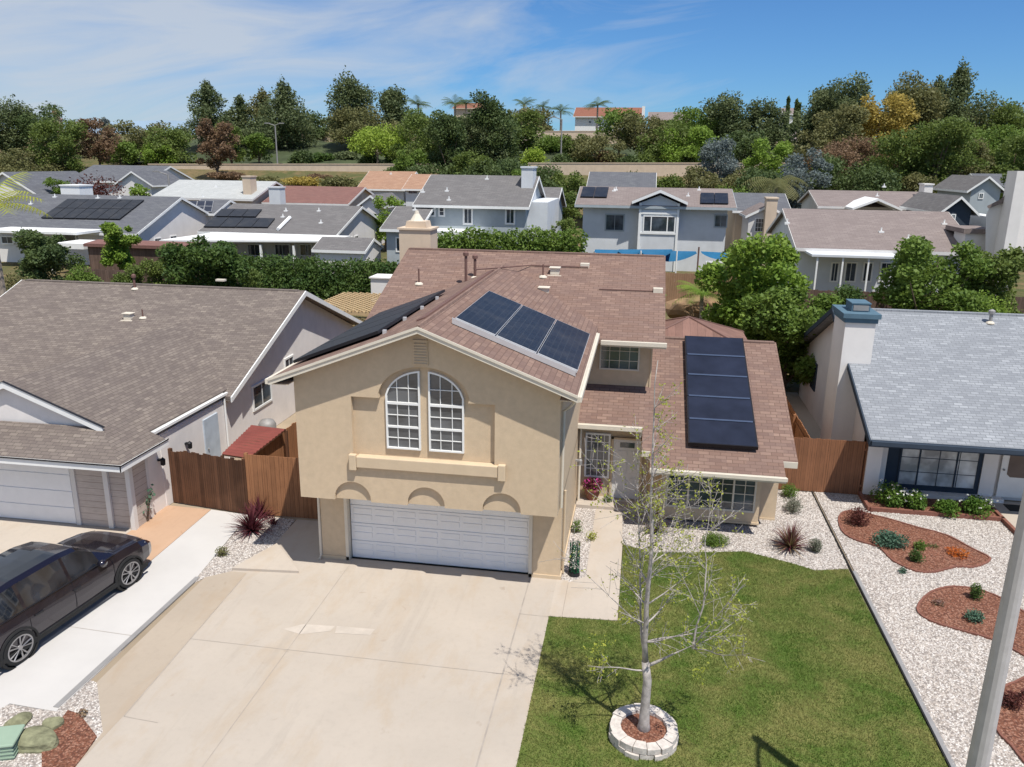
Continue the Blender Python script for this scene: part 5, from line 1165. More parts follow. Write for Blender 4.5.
for x in (a.x, b.x): m.box(x-.1, x+.1, 72.1, 72.2, z0, zb)
for yy in (213.5, 233.5): z = at(659, yy, Y=72.1).z; m.box(a.x, b.x, 72.12, 72.2, z-.08, z+.08)
m.build('trim_board', K['white'], r); wpx(r, 642.5, 216, 676, 232, 72.2, 1, 1, .1, mull=(.25, .75))
roofsolar(rf, ((580, 198), (607, 198.5), (609, 188.5), (583, 188)), ze, 72.05, s, 2, 1); roofsolar(rf, ((700, 204.5), (728.5, 205), (728, 194.5), (700.5, 194)), ze, 72.05, s, 2, 1)
for p in ((616, 190), (688, 196), (699, 190), (614, 191)): stub(rf, *p, ze, 72.05, s)
wpx(r, 705, 262, 714, 272, Yf, 1, 1, .1); wpx(r, 716, 262, 724, 272, Yf, 1, 1, .1); wpx(r, 668, 257, 676, 271, Yf, 1, 1, .1)
# blue shade sails on posts
ss = thing('shade_sail', 'long blue shade sails stretched in front of the two-storey house behind the tan house', 'shade sail', (at(645, 255, Y=66).x, 66, 1.3))
def sail(pa, pb, Y, sag=.25, dp=1.7):
    a, b = at(*pa, Y=Y), at(*pb, Y=Y); m = MB(); n = 10
    for i in range(n):
        for j in range(4):
            def pt(i, j): u, v = i/n, j/4; q = a.lerp(b, u); return (q.x, q.y+v*dp, q.z-4*sag*u*(1-u)*(1-v)**.6)
            m.poly([pt(i, j), pt(i+1, j), pt(i+1, j+1), pt(i, j+1)])
    m.build('sail_cloth', K['sail'], ss)
sail((594, 251.5), (640, 252.5), 65.6, .7); sail((618, 251.5), (673, 251.5), 66, .75); sail((641, 252.5), (697, 253.5), 66.4, .7)
m = MB()
for px in (594, 641, 677): q = at(px, 252, Y=66); m.tube([(q.x, 66, 1), (q.x, 66, q.z+.1)], .06, 8)
m.build('sail_post', K['white'], ss)
ss2 = thing('shade_sail', 'small blue shade sail beside the big green tree, right of the long sails', 'shade sail', (at(718, 255, Y=66).x, 66, 1.3)); a, b = at(702, 253.5, Y=66), at(738, 255.5, Y=66)
m = MB(); n = 8
for i in range(n):
    def pt(i, v): u = i/n; q = a.lerp(b, u); return (q.x, q.y+v*1.7, q.z-1.6*u*(1-u)*(1-v)**.6)
    m.poly([pt(i, 0), pt(i+1, 0), pt(i+1, 1), pt(i, 1)])
m.build('sail_cloth', K['sail'], ss2); m = MB(); q = at(699, 247, Y=66); m.tube([(q.x, 66, 1), (q.x, 66, q.z)], .07, 8); m.build('sail_post', K['rustpipe'], ss2)
# B8 two-storey blue-grey house with tall chimney
r, rf, x0, x1, z0, ze, s = gh('two-storey blue-grey house with a tall chimney at its right end, beyond the tan chimney', 413, 529, 175, 205.5, 66, 11, 'bluegrey', 'roofmid', 'white', 'x')
for w_ in ((428, 206.5, 435.5, 216.5), (438.5, 206.5, 445, 216.5)): wpx(r, *w_, 66, 1, 2, .12)
wpx(r, 463, 207.5, 473, 224.5, 66, 2, 1, .14); wpx(r, 505, 208, 515.5, 224.5, 66, 2, 1, .14)
m = MB(); a, b = at(432, 229, Y=65), at(482, 229, Y=65); m.box(a.x, b.x, 63.2, 66, a.z-.7, a.z); m.build('patio_cover', K['white'], r)
chimney(r, 521.5, 533, 168, 69, 2.2, z0, 'palegrey'); a = at(517, 210, Y=66.5); m = MB(); m.box(x1, x1+1.7, 67, 76, z0, ze+.3); m.build('side_wall', K['palegrey'], r)
for p in ((423, 192), (447, 191), (449, 200), (487, 179)): stub(rf, *p, ze, 65.5, s)
r, rf, x0, x1, z0, ze, s = gh('low grey-roofed blue wing with a single door, behind the tan chimney on the left', 380, 419, 206, 229, 62, 8, 'bluegrey', 'roofmid', 'white', 'x'); wpx(r, 396, 237, 402, 252, 62, 1, 1, .1)
stub(rf, 415, 210, ze, 61.5, s)
r, rf, x0, x1, z0, ze, s = gh('small grey-roofed house with white end wall just right of the tall chimney', 531, 556, 187, 210, 78, 9, 'bluegrey', 'roofmid', 'white', 'x'); wpx(r, 536, 212, 542, 218, 78)
# B3 grey roof, white gable, solar, patio cover
r, rf, x0, x1, z0, ze, s = gh('white-gabled house with grey roof, solar panels and long white patio cover behind the hedge', 198, 336, 204, 233, 68, 13, 'ltwhite', 'roofmid', 'white', 'x')
roofsolar(rf, ((203.5, 228), (268, 228.5), (275.5, 219.5), (214, 218.5)), ze, 67.5, s, 4, 1, 'solar'); roofsolar(rf, ((214, 217.5), (256, 218), (262.5, 210.5), (222, 210)), ze, 67.5, s, 3, 1, 'solar')
for p in ((286, 211), (283, 217), (319, 211), (321, 223)): stub(rf, *p, ze, 67.5, s)
a, b = zplane(278, 231, ze, 67.5, s), zplane(290, 219, ze, 67.5, s); m = MB(); m.tube([a+Vector((0, 0, .15)), b+Vector((0, 0, .15))], .16, 6); m.build('duct', K['white'], rf)
for y in (71.5, 73): p = at(353, 236, X=x1); window(r, (x1, y, z0+1.0), (0, 1, 0), (1, 0, 0), 1.0, 1.3, 2, 1, .08)
a, b = at(166, 239.5, Y=64), at(334, 240, Y=64); zt = a.z+.35; m = MB(); m.prism([(a.x, 63, a.z-.1), (b.x, 63, b.z-.1), (b.x, 67.9, zt-.1), (a.x+2.5, 67.9, zt-.1)], (0, 0, .14)); pc = m.build('patio_cover', K['white'], r)
m = MB()
for i in range(6): x = a.x+.3+(b.x-a.x-.6)*i/5; m.box(x-.08, x+.08, 63.1, 63.3, z0, a.z-.1)
m.build('patio_post', K['white'], pc)
for i, (p0, p1) in enumerate(((192, 206), (248, 262), (275, 290), (300, 312))): wpx(r, p0, 244, p1, 256, 67.9, 2, 1, .1)
r, rf, x0, x1, z0, ze, s = gh('small pale grey shed with grey gable roof between the patio cover and the dark fence', 312, 365, 237, 250, 60, 4, 'ltwhite', 'roofmid', 'white', 'x', name='shed', oh=.2); r['category'] = 'shed'
# B2 grey roof with big solar field, far left
r, rf, x0, x1, z0, ze, s = gh('wide white house with grey roof and a large dark solar field, far left', -40, 136, 194, 231, 64, 14, 'ltwhite', 'roofdark', 'white', 'x')
roofsolar(rf, ((41, 219), (120, 220.5), (145, 201), (68, 200)), ze, 63.5, s, 7, 2, 'solar')
for p in ((31, 204), (55, 197), (98, 198), (120, 198)): stub(rf, *p, ze, 63.5, s)
chimney(r, 60, 79, 186, 74, 2, z0, 'white'); 
for y in (66.5, 69): window(r, (x1, y, z0+.9), (0, 1, 0), (1, 0, 0), 1.1, 1.3, 2, 1, .08)
a, b = at(-20, 231, Y=60.5), at(76, 232, Y=60.5); m = MB(); m.box(a.x, b.x, 60.5, 64, a.z-.1, a.z+.1); m.build('patio_cover', K['white'], r)
for p in ((2, 236, 13, 244), (14, 236, 22, 243), (54, 233, 76, 247)): wpx(r, *p, 63.9, 2, 1, .1)
a = at(55, 246, Y=58); b = at(84, 248, Y=58); m = MB(); m.box(a.x, b.x, 58, 61, a.z-.2, a.z+.25); m.box(b.x-3.2, b.x-3.0, 58, 58.2, z0, a.z); m.build('porch_cover', K['white'], r)
r, rf, x0, x1, z0, ze, s = gh('long maroon flat garden roof in front of the solar-field house', 84, 184, 240.5, 245, 57.5, 3, 'fencegrey', 'roofmaroon', 'roofmaroon', 'x', name='garden_shed', oh=.2); r['category'] = 'shed'
# further rows, left
r, rf, x0, x1, z0, ze, s = gh('white-gabled grey-roofed house cut off at the far left edge', -30, 40, 172, 196, 86, 12, 'ltwhite', 'roofdark', 'white', 'y')
r, rf, x0, x1, z0, ze, s = gh('dark grey-roofed house with a white gable beside the maroon bush, upper left', 66, 146, 165, 181, 108, 12, 'ltwhite', 'roofdark', 'white', 'x')
a = at(135, 173, Y=104); 
r, rf, x0, x1, z0, ze, s = gh('small white gable front attached beside the maroon bush, upper left', 112, 152, 171, 185, 104, 8, 'ltwhite', 'roofdark', 'white', 'y')
r, rf, x0, x1, z0, ze, s = gh('pale-roofed house with a cream chimney, upper left behind the solar houses', 150, 252, 180, 198, 88, 12, 'beige', 'roofwhite', 'offwhite', 'x'); chimney(r, 242, 250, 177, 89, 1.5, z0, 'beige')
stub(rf, 203, 197, ze, 87.5, s); stub(rf, 216, 187, ze, 87.5, s)
roofsolar(rf, ((186, 215), (214, 215), (222, 204), (190, 203)), ze, 87.5, s, 3, 2) if False else None
r, rf, x0, x1, z0, ze, s = gh('low dark-roofed house with blue solar panels between the two solar houses', 184, 214, 199, 213, 76, 6, 'ltwhite', 'roofdark', 'white', 'x'); roofsolar(rf, ((187, 213), (212, 213), (214, 202), (190, 202)), ze, 75.5, s, 3, 2, 'solarb', 'alu')
r, rf, x0, x1, z0, ze, s = gh('maroon-roofed house with a pale chimney, behind the grey solar roof', 262, 348, 186, 203, 90, 11, 'beige', 'roofmaroon', 'offwhite', 'x'); chimney(r, 268.5, 279.5, 188, 86.5, 1.4, z0, 'palegrey')
r, rf, x0, x1, z0, ze, s = gh('terracotta-roofed house in two stepped parts below the long retaining wall', 356, 405, 171, 189, 112, 11, 'palegrey', 'rooftan', 'white', 'x'); wpx(r, 362, 191, 372, 199, 112)
stub(rf, 391, 174, ze, 111.5, s)
r, rf, x0, x1, z0, ze, s = gh('lower terracotta roof to the right of the larger terracotta roof', 402, 430, 174, 189, 109, 9, 'palegrey', 'rooftan', 'white', 'x'); wpx(r, 408, 190, 418, 194, 109)
r, rf, x0, x1, z0, ze, s = gh('white carport gable half hidden by the round lime-green tree', 356, 384, 195, 206, 84, 7, 'ltwhite', 'roofmid', 'white', 'y')
# further rows, right
r, rf, x0, x1, z0, ze, s = gh('mottled dark grey roof peeking above the two-storey house with solar arrays', 586, 656, 172, 190, 98, 10, 'bluegrey', 'roofdark', 'white', 'x')
r, rf, x0, x1, z0, ze, s = gh('house with dark shingle roof and white gabled garage right of the two-storey house', 733, 792, 193, 211, 80, 9, 'beige', 'roofdark', 'white', 'x')
r, rf, x0, x1, z0, ze, s = gh('small white-doored garage gable with a pale brick chimney', 746, 790, 205, 216, 75, 5, 'offwhite', 'rooftaupe', 'white', 'y', oh=.3); wpx(r, 754, 218, 765, 232, 75, 3, 3, .08, 'offwhite' if False else 'glassb'); chimney(r, 767, 778, 199, 74, 1.3, z0, 'beige')
# B13 big taupe roof
r, rf, x0, x1, z0, ze, s = gh('long taupe-roofed house with a pale flat patio cover, behind the white house', 796, 982, 210.5, 250, 57, 13, 'palegrey', 'rooftaupe', 'offwhite', 'x')
for p in ((787, 223), (881, 232), (908, 239), (944, 224)): stub(rf, *p, ze, 56.5, s)
a, b = at(812, 255, Y=54.2), at(903, 256, Y=54.2); m = MB(); m.box(a.x, b.x, 54.2, 57, a.z-.1, a.z+.04); pc = m.build('patio_cover', K['palegrey'], r); m = MB()
for i in range(4): x = a.x+.4+(b.x-a.x-.8)*i/3; m.box(x-.05, x+.05, 54.3, 54.4, z0, a.z-.1)
m.build('patio_post', K['white'], pc)
for p0, p1 in ((829, 840), (843, 858), (861, 874), (878, 893)): wpx(r, p0, 262, p1, 282, 57, 2, 1, .1)
r, rf, x0, x1, z0, ze, s = gh('taupe-roofed house with a pale chimney, one row behind the long taupe roof', 818, 936, 191, 207, 84, 10, 'palegrey', 'rooftaupe', 'offwhite', 'x'); chimney(r, 925, 933.5, 185, 86, 1.6, z0, 'ltwhite'); stub(rf, 877, 196, ze, 83.5, s); stub(rf, 884, 186.5, ze, 83.5, s)
a = at(877, 201, Y=81); m = MB(); hw = 2.2; m.prism([(a.x-hw, 80.5, a.z-.0-hw*.3), (a.x, 80.5, a.z+.25), (a.x+hw, 80.5, a.z-hw*.3), (a.x+hw, 80.5, a.z-hw*.3-.2), (a.x, 80.5, a.z+.03), (a.x-hw, 80.5, a.z-hw*.3-.2)], (0, 5, 0)); m.build('dormer_roof', K['white'], r)
r, rf, x0, x1, z0, ze, s = gh('blue-grey house with dark solar roof at the right, in front of its twin', 940, 980, 196, 213, 72, 10, 'slate', 'roofmid', 'white', 'y'); wpx(r, 950, 214, 956, 222, 72)
m = MB(); q0 = at(974, 208, Y=73)
roofsolar(rf, ((965, 212), (985, 212), (982, 198), (962, 198)), ze, 71.5, .2, 2, 2) if False else None
m = MB(); zc = ze-.14; a, b = at(984, 216, Y=74), at(1000, 216, Y=74); m.box(a.x, b.x, 73, 80, z0-.5, a.z); m.build('side_wall', K['white'], r)
r, rf, x0, x1, z0, ze, s = gh('blue-grey gabled house half hidden behind its twin at the right', 968, 1008, 176, 191, 92, 10, 'bluegrey', 'roofmid', 'white', 'y'); wpx(r, 978, 193, 984, 199, 92)
r, rf, x0, x1, z0, ze, s = gh('dark-roofed blue house at the far right edge, highest of the blue houses', 986, 1045, 174, 188, 105, 10, 'slate', 'roofdark', 'white', 'x')
# B16 white stepped house at right edge
w0 = thing('tall_white_house', 'tall white stucco house with a stepped roofline and chimney cut off by the right edge', 'house', (at(1000, 240, Y=56).x, 56, 1.2))
def pl(px, py_, Y=56): q = at(px, py_, Y=Y); return (q.x, Y, q.z)
m = MB(); wv = (3.0, 5.2, 0); m.prism([pl(985, 262), pl(1060, 262), pl(1060, 172), pl(1018, 174), pl(1014, 185), pl(1001, 200), pl(990, 207), pl(986, 215)], wv); m.build('wall', K['ltwhite'], w0)
m = MB(); m.prism([pl(1001, 199, 55.8), pl(1016, 184, 55.8), pl(1018, 187, 55.8), pl(1003, 203, 55.8), pl(988, 208.5, 55.8), pl(987, 206, 55.8)], wv); m.build('roof', K['rooftaupe'], w0)
a, b = at(1016, 171, Y=54.8), at(1028, 171, Y=54.8); m = MB(); m.box(a.x, b.x, 54.6, 56, 1, a.z); m.build('chimney', K['ltwhite'], w0)
wpx(w0, 1002.5, 211, 1008, 225, 56, 1, 1, .07); m = MB(); a, b = at(960, 232, Y=58), at(990, 232, Y=58)
m.box(a.x, b.x, 57, 59, 1, a.z); m.build('low_wing', K['offwhite'], w0); m = MB(); m.box(a.x-.2, b.x, 56.8, 60.2, a.z, a.z+.3); m.build('low_roof', K['rooftaupe'], w0)

# hill-top houses and the little tower
r, rf, x0, x1, z0, ze, s = gh('large white house with red clay tile roof on the hilltop', 573, 644, 107.5, 116.5, 236, 16, 'white', 'rooftile', 'white', 'x', oh=.8)
for p in ((588, 120, 592, 124), (596, 121, 602, 127), (608, 121, 613, 127)): wpx(r, *p, 235.9, 1, 1, .2)
m = MB(); a, b = at(642, 110, Y=236), at(645, 110, Y=236); m.box(a.x, b.x, 236, 238, 18, a.z+1); m.build('chimney', K['white'], r)
r, rf, x0, x1, z0, ze, s = gh('tan-walled house with an orange tile roof showing between the hilltop palms', 452, 488, 103, 108, 246, 14, 'beige', 'rooftile', 'beige', 'x', oh=.6)
r, rf, x0, x1, z0, ze, s = gh('brown-roofed house on the hilltop right of the red-tiled one', 648, 690, 112, 120, 240, 14, 'beige', 'rooftaupe', 'beige', 'x', oh=.6)
r, rf, x0, x1, z0, ze, s = gh('pink-beige roofed house on the slope between the dark trees', 774, 803, 130, 142, 215, 12, 'beige', 'rooftaupe', 'beige', 'x', oh=.6)
r, rf, x0, x1, z0, ze, s = gh('small white hilltop house above the pink-beige roof', 783, 799, 108, 114, 240, 8, 'white', 'rooftaupe', 'white', 'x', oh=.4)
tw = thing('bell_tower', 'small pink tower with a round red cap above the trees, far left', 'tower', (at(57, 120, Y=245).x, 245, 15)); a = at(57, 120, Y=245); sc_ = 245/FPX
m = MB(); m.lathe((a.x, 245, 14), [(5*sc_, 0), (5*sc_, a.z-14), (5.6*sc_, a.z-14+.2), (5.6*sc_, a.z-13.4), (3.4*sc_, a.z-13.4), (3.4*sc_, a.z-12)], 10); m.build('tower_wall', plain('pink_plaster', (.55, .36, .32), .9), tw)
m = MB(); m.lathe((a.x, 245, a.z+1.9), [(4.6*sc_, -.1), (4.4*sc_, .3), (3*sc_, 1.1), (.4*sc_, 1.5), (.3*sc_, 3.0), (0, 3.2)], 10); m.build('tower_cap', K['rooftile'], tw)
m = MB(); m.box(a.x-.5, a.x+.5, 244.7, 245.3, a.z+4, a.z+4.4); m.build('weather_vane', K['black'], tw)

# long walls on the hillside
def hwall(label, px0, px1, Y, yt, yb, mat='beige', name='retaining_wall'):
    a, b = at(px0, yt, Y=Y), at(px1, yt, Y=Y); za = at(px0, yb, Y=Y).z; zb = at(px1, yb, Y=Y).z; root = thing(name, label, 'wall', (a.x, Y, min(za, zb))); m = MB()
    m.prism([(a.x, Y, za-1.5), (b.x, Y, zb-1.5), (b.x, Y, b.z), (a.x, Y, a.z)], (0, .3, 0)); m.build('wall_face', K[mat], root); m = MB(); m.prism([(a.x, Y-.08, a.z), (b.x, Y-.08, b.z), (b.x, Y-.08, b.z+.15), (a.x, Y-.08, a.z+.15)], (0, .46, 0)); m.build('coping', K[mat], root)
hwall('long beige retaining wall above the grassy slope, left half of the hillside', 148, 442, 140, 164.5, 172.5)
hwall('beige retaining wall above the grassy slope, behind the two-storey house', 528, 790, 140, 163.5, 172)
hwall('upper beige wall on the slope behind the street light, left of centre', 196, 345, 190, 131.5, 138)
hwall('upper beige wall right of the red-tiled house', 500, 700, 190, 131.5, 139)
# green hillside cover
m = MB(); gxs = [at(p, 150, Y=165).x for p in range(150, 1000, 12)]
K['cover'] = plain('hillside_ground_cover', (.052, .068, .03), .95, .4, .25, .9, 2)
gg = MB(); cols_ = len(gxs); rows_ = [153, 158, 163, 168, 173, 178, 184]
gg.v = [(x+random.uniform(-.5, .5), y, terr(x, y)+.2+random.uniform(0, .7)) for y in rows_ for x in gxs]; gg.f = [(j*cols_+i, j*cols_+i+1, (j+1)*cols_+i+1, (j+1)*cols_+i) for j in range(len(rows_)-1) for i in range(cols_-1)]
setp(gg.build('ground_cover', K['cover'], smooth=True), 'dark green ground cover on the slope above the retaining wall', 'ground cover', kind='stuff')

# ================================================================== yard fences and planting behind the houses
fence('wooden_fence', 'dark weathered yard fence behind the grey house, left of the round green shrub', [(at(72, 262, Y=49).x, 49), (at(235, 262, Y=49).x, 49)], 2.0, 'fencegrey', .2)
fence('wooden_fence', 'dark red-brown yard fence behind the hedge, right of the shed', [(at(355, 250, Y=57).x, 57), (at(392, 250, Y=57).x, 57)], 1.9, 'fencegrey', .2)
fence('wooden_fence', 'low grey fence at the far left edge behind the brown roof', [(-40, 44), (at(30, 280, Y=44).x, 44)], 1.6, 'fencegrey', .2)
fence('wooden_fence', 'tan yard fence under the blue shade sails', [(at(662, 285, Y=54).x, 54), (at(735, 285, Y=54).x, 54)], 2.3, 'fencetan', .16)
fence('wooden_fence', 'dark weathered yard fence behind the white house', [(at(790, 290, Y=50).x, 50), (at(1080, 290, Y=50).x, 50)], 2.1, 'fencegrey', .18)
fence('white_fence', 'pale vinyl fence beside the small grey house with the white end wall', [(at(548, 230, Y=76).x, 76), (at(578, 230, Y=76).x, 76)], 1.8, 'white', .3)
# lattice patio cover and white shed
lt = thing('lattice_pergola', 'tan wooden lattice patio cover between the grey house and the tan house', 'pergola', (-13.5, 41, 0)); m = MB()
def strip(a, b, z):
    a, b = Vector((*a, z)), Vector((*b, z)); n = (b-a).normalized().cross(Vector((0, 0, 1)))*.035; m.prism([a-n, b-n, b+n, a+n], (0, 0, .03))
for i in range(-20, 21):
    c0 = i*.29; x0, x1 = -18.2, -12.6
    for sg, zz in ((1, 2.52), (-1, 2.552)):
        pts2 = []
        for x in (x0, x1):
            y = 44+sg*(x+15.4)+c0*1.414
            pts2.append((x, y))
        (xa_, ya_), (xb_, yb_) = pts2; ylo, yhi = 41, 47
        def clip(p, q):
            t0, t1 = 0, 1; dy = q[1]-p[1]
            ta, tb = (ylo-p[1])/dy, (yhi-p[1])/dy
            if ta > tb: ta, tb = tb, ta
            t0, t1 = max(t0, ta), min(t1, tb)
            return None if t0 >= t1 else ((p[0]+(q[0]-p[0])*t0, p[1]+dy*t0), (p[0]+(q[0]-p[0])*t1, p[1]+dy*t1))
        c_ = clip((xa_, ya_), (xb_, yb_))
        if c_: strip(c_[0], c_[1], zz)
m.build('lattice', K['wood'], lt); m = MB()
for y in (41.1, 44, 46.9): m.box(-18.3, -12.5, y-.08, y+.08, 2.3, 2.515)
m.build('beam', K['wood'], lt); m = MB()
for x in (-18.1, -12.7):
    for y in (41.1, 46.9): m.box(x-.07, x+.07, y-.07, y+.07, -.1, 2.3)
m.build('post', K['wood'], lt)
a, b = at(371, 290, Y=49), at(392, 290, Y=49); zt = at(380, 278.5, Y=49).z; m = MB(); m.box(a.x, b.x, 49, 50.5, 0.5, zt); m.box(a.x-.08, b.x+.08, 48.9, 50.6, zt, zt+.08); setp(m.build('storage_shed', K['ltwhite']), 'plain white storage box at the end of the hedge beside the tan house roof', 'shed')
# gazebo behind the lower roof
gx = at(689, 317, Y=33.5); gz_ = thing('gazebo', 'brown ribbed hip roof of a gazebo just behind the lower red-brown roof', 'gazebo', (gx.x, 33.5, 0)); hb = 2.5; ap = Vector((gx.x, 33.5, gx.z))
zb = gx.z-.95; m = MB(); cs = [Vector((gx.x+sx*hb, 33.5+sy*2.2, zb)) for sx, sy in ((-1, -1), (1, -1), (1, 1), (-1, 1))]
for i in range(4): m.poly([cs[i], cs[(i+1) % 4], ap])
m.poly(cs[::-1]); gr_ = m.build('gazebo_roof', boards('brown_roof_panels', (.26, .15, .12), (.12, .07, .06), .3), gz_); m = MB()
for c_ in cs: m.tube([c_, ap], .05, 5); m.box(c_.x-.06, c_.x+.06, c_.y-.06, c_.y+.06, 0, zb)
m.build('post', K['rustpipe'], gz_)
# dry rockery and agave behind
for i, (px, py_, s_) in enumerate(((683, 303, .9), (703, 300, .8), (722, 303, .7), (694, 310, .6))):
    q = at(px, py_, Y=47); bm = bmesh.new(); bmesh.ops.create_icosphere(bm, subdivisions=2, radius=1); k = random.Random(i)
    for v in bm.verts: f_ = k.uniform(.8, 1.15); v.co = Vector((v.co.x*s_*1.3*f_, v.co.y*s_*f_, v.co.z*s_*.7*f_))
    me = bpy.data.meshes.new('rock'); bm.to_mesh(me); bm.free(); me.materials.append(K['dirt']); o = bpy.data.objects.new('rock', me); C.objects.link(o); o.location = (q.x, 47, q.z-.3)
    setp(o, ['orange-brown rock at the left of the rockery under the shade sails', 'orange-brown rock in the middle of the rockery', 'orange-brown rock at the right of the rockery, left of the dark gate', 'lowest orange-brown rock of the rockery, nearest the gazebo roof'][i], 'rock')
m = MB(); a, b = at(712, 315, Y=44), at(730, 315, Y=44); m.box(a.x, b.x, 44, 44.1, 0, at(720, 305, Y=44).z); m.box(b.x-.1, b.x, 43.9, 44.2, 0, at(720, 305, Y=44).z+.3); setp(m.build('garden_gate', K['black']), 'dark slatted gate in the shade of the big green tree', 'gate')
palm(703, 45, 280, 52, 'small agave-like palm beside the big green tree behind the tan house', 22, 'grn2' if False else 'bright', z0=1.0)
tree(633+7, 40, 268, 0 or 20, 'column', 'hedge', 'narrow climbing shrub behind the right end of the main roof', name='shrub', cat='shrub', n=900, trunkf=.05) if False else None
tree(664, 37, 292, 9, 'column', 'laurel', 'narrow dark shrub squeezed between the main roof and the gazebo', n=700, trunkf=.02, name='shrub', cat='shrub')
# hedge behind the grey house
hd = thing('hedge', 'long dark green clipped hedge behind the grey house and the lattice patio cover', 'hedge', (at(310, 270, Y=53).x, 53, 1.2), local=True); q = np.random.default_rng(77); B = []
for i in range(40):
    p = at(226+170*i/39, 258+9*(i/39)+random.uniform(-3, 3), Y=52.5); r_ = random.uniform(.8, 1.1); B.append((p.x-hd.location.x, random.uniform(-.6, .6), p.z-r_*.8-1.2, r_, r_)); B.append((p.x-hd.location.x, random.uniform(-1, 0), p.z-r_*2.0-1.2, r_, r_*1.2)); B.append((p.x-hd.location.x, random.uniform(-1, 0), p.z-r_*3.4-1.2, r_, r_*1.2))
V, F = leafquads(blobs_points(B, 52000, q, .7), .2, q, .2); npmesh('foliage', V, F, LM['hedge'], hd)
hd2 = thing('hedge', 'bright green hedge behind the ridge of the tan house below the blue-grey house', 'hedge', (at(500, 235, Y=56).x, 56, 1.2), local=True); B = []
for i in range(34):
    t = i/33; p = at(436+140*t, 232+4*math.sin(i*1.3)+2*math.sin(i*.5), Y=56); r_ = random.uniform(.7, 1.1); B += [(p.x-hd2.location.x, 0, p.z-r_-1.2, r_, r_), (p.x-hd2.location.x, -.3, p.z-r_*2.4-1.2, r_, r_*1.2)]
V, F = leafquads(blobs_points(B, 24000, q, .7), .22, q, .2); npmesh('foliage', V, F, LM['laurel'], hd2)
T = tree
# yard trees and shrubs
T(114, 54, 221, 42, 'round', 'grn2' if False else 'bright', 'round glossy green tree in front of the solar-field house', trunkf=.2, n=8000, leaf=.2)
T(40, 50, 230, 70, 'round', 'dark', 'dark loose tree at the far left behind the brown roof', trunkf=.05, n=11000, leaf=.2)
T(82, 47, 262, 46, 'bush', 'laurel', 'yellow-green shrub left of the pale fence boards behind the brown roof', n=7000)
T(125, 47, 245, 40, 'bush', 'mid', 'loose green shrub in front of the dark weathered yard fence', n=8000)
T(198, 46, 232, 92, 'round', 'hedge', 'large round dark green shrub behind the middle of the brown roof', trunkf=.02, n=17000, leaf=.22)
T(155, 46.5, 245, 40, 'bush', 'mid', 'mid green shrub left of the large round dark green shrub', n=7000)
T(240, 47, 262, 50, 'bush', 'mid', 'olive green shrub between the round dark shrub and the hedge', n=7000)
T(12, 45, 262, 40, 'bush', 'olive', 'dry olive shrub at the far left edge above the low grey fence', n=2500)
T(332, 30.5, 331, 34, 'bush', 'olive', 'half-bare shrub against the gable wall of the grey house', n=900, leaf=.12)
T(385, 80, 194, 36, 'round', 'bright', 'round lime-green tree in front of the terracotta roof', trunkf=.1, n=3500)
T(762, 41, 228, 105, 'round', 'bright', 'big bright green leafy tree behind the gazebo and the white house chimney', trunkf=.06, n=16000, leaf=.24)
T(796, 38, 274, 112, 'round', 'laurel', 'yellow-green tree in front of the big bright green one, left of the white house chimney', trunkf=.05, n=20000, leaf=.2)
T(741, 47, 250, 55, 'round', 'mid', 'shaded green tree at the left foot of the big bright green tree', trunkf=.05, n=6000)
T(938, 46, 236, 112, 'round', 'laurel', 'wide round green tree over the yard fence behind the white house', trunkf=.12, n=20000, leaf=.22)
T(1000, 47, 247, 75, 'round', 'mid', 'olive-green tree at the right edge behind the white house ridge', trunkf=.05, n=14000, leaf=.2)
T(853, 46.3, 273, 45, 'bush', 'hedge', 'dark ivy-like shrub climbing the yard fence left of the wide round tree', n=8000)
T(910, 45.5, 297, 50, 'bush', 'laurel', 'low light green shrub at the foot of the yard fence', n=1500)
T(985, 44.5, 275, 60, 'bush', 'bright', 'bright green trailing shrub right of the wide round tree', n=7000)
T(566, 70, 217, 30, 'round', 'mid', 'green shrub tree in front of the pale vinyl fence', trunkf=.05, n=2500)
T(540, 66, 222, 22, 'round', 'laurel', 'light green shrub at the foot of the small grey house', trunkf=.05, n=2000)
T(90, 92, 171, 68, 'bush', 'maroon', 'wide maroon bush between the grey roofs, upper left', n=3500)
T(140, 96, 183, 26, 'round', 'bright', 'small bright tree right of the maroon bush', trunkf=.1)
T(55, 88, 176, 30, 'round', 'laurel', 'light green bush left of the maroon bush', trunkf=.05)
T(700, 95, 178, 44, 'bush', 'bright', 'bright green bank of shrubs behind the right solar array', n=2500)
T(735, 97, 178, 40, 'bush', 'laurel', 'yellow-green shrubs above the dark shingle roof, right of the bright bank', n=2000)
palm(778, 88, 168, 60, 'pale drooping palm right of the dark shingle roof', 20, 'olive', droop=1.0)
T(548, 92, 178, 34, 'round', 'dark', 'dark tree between the small grey house and the two-storey house', trunkf=.05)
T(525, 110, 168, 34, 'round', 'laurel', 'green tree above the tall chimney', trunkf=.05)
# frond of a nearby palm poking in at the left edge
palm(-18, 36, 176, 130, 'palm whose yellow-green fronds poke in at the left edge', 13, 'yel', z0=0)

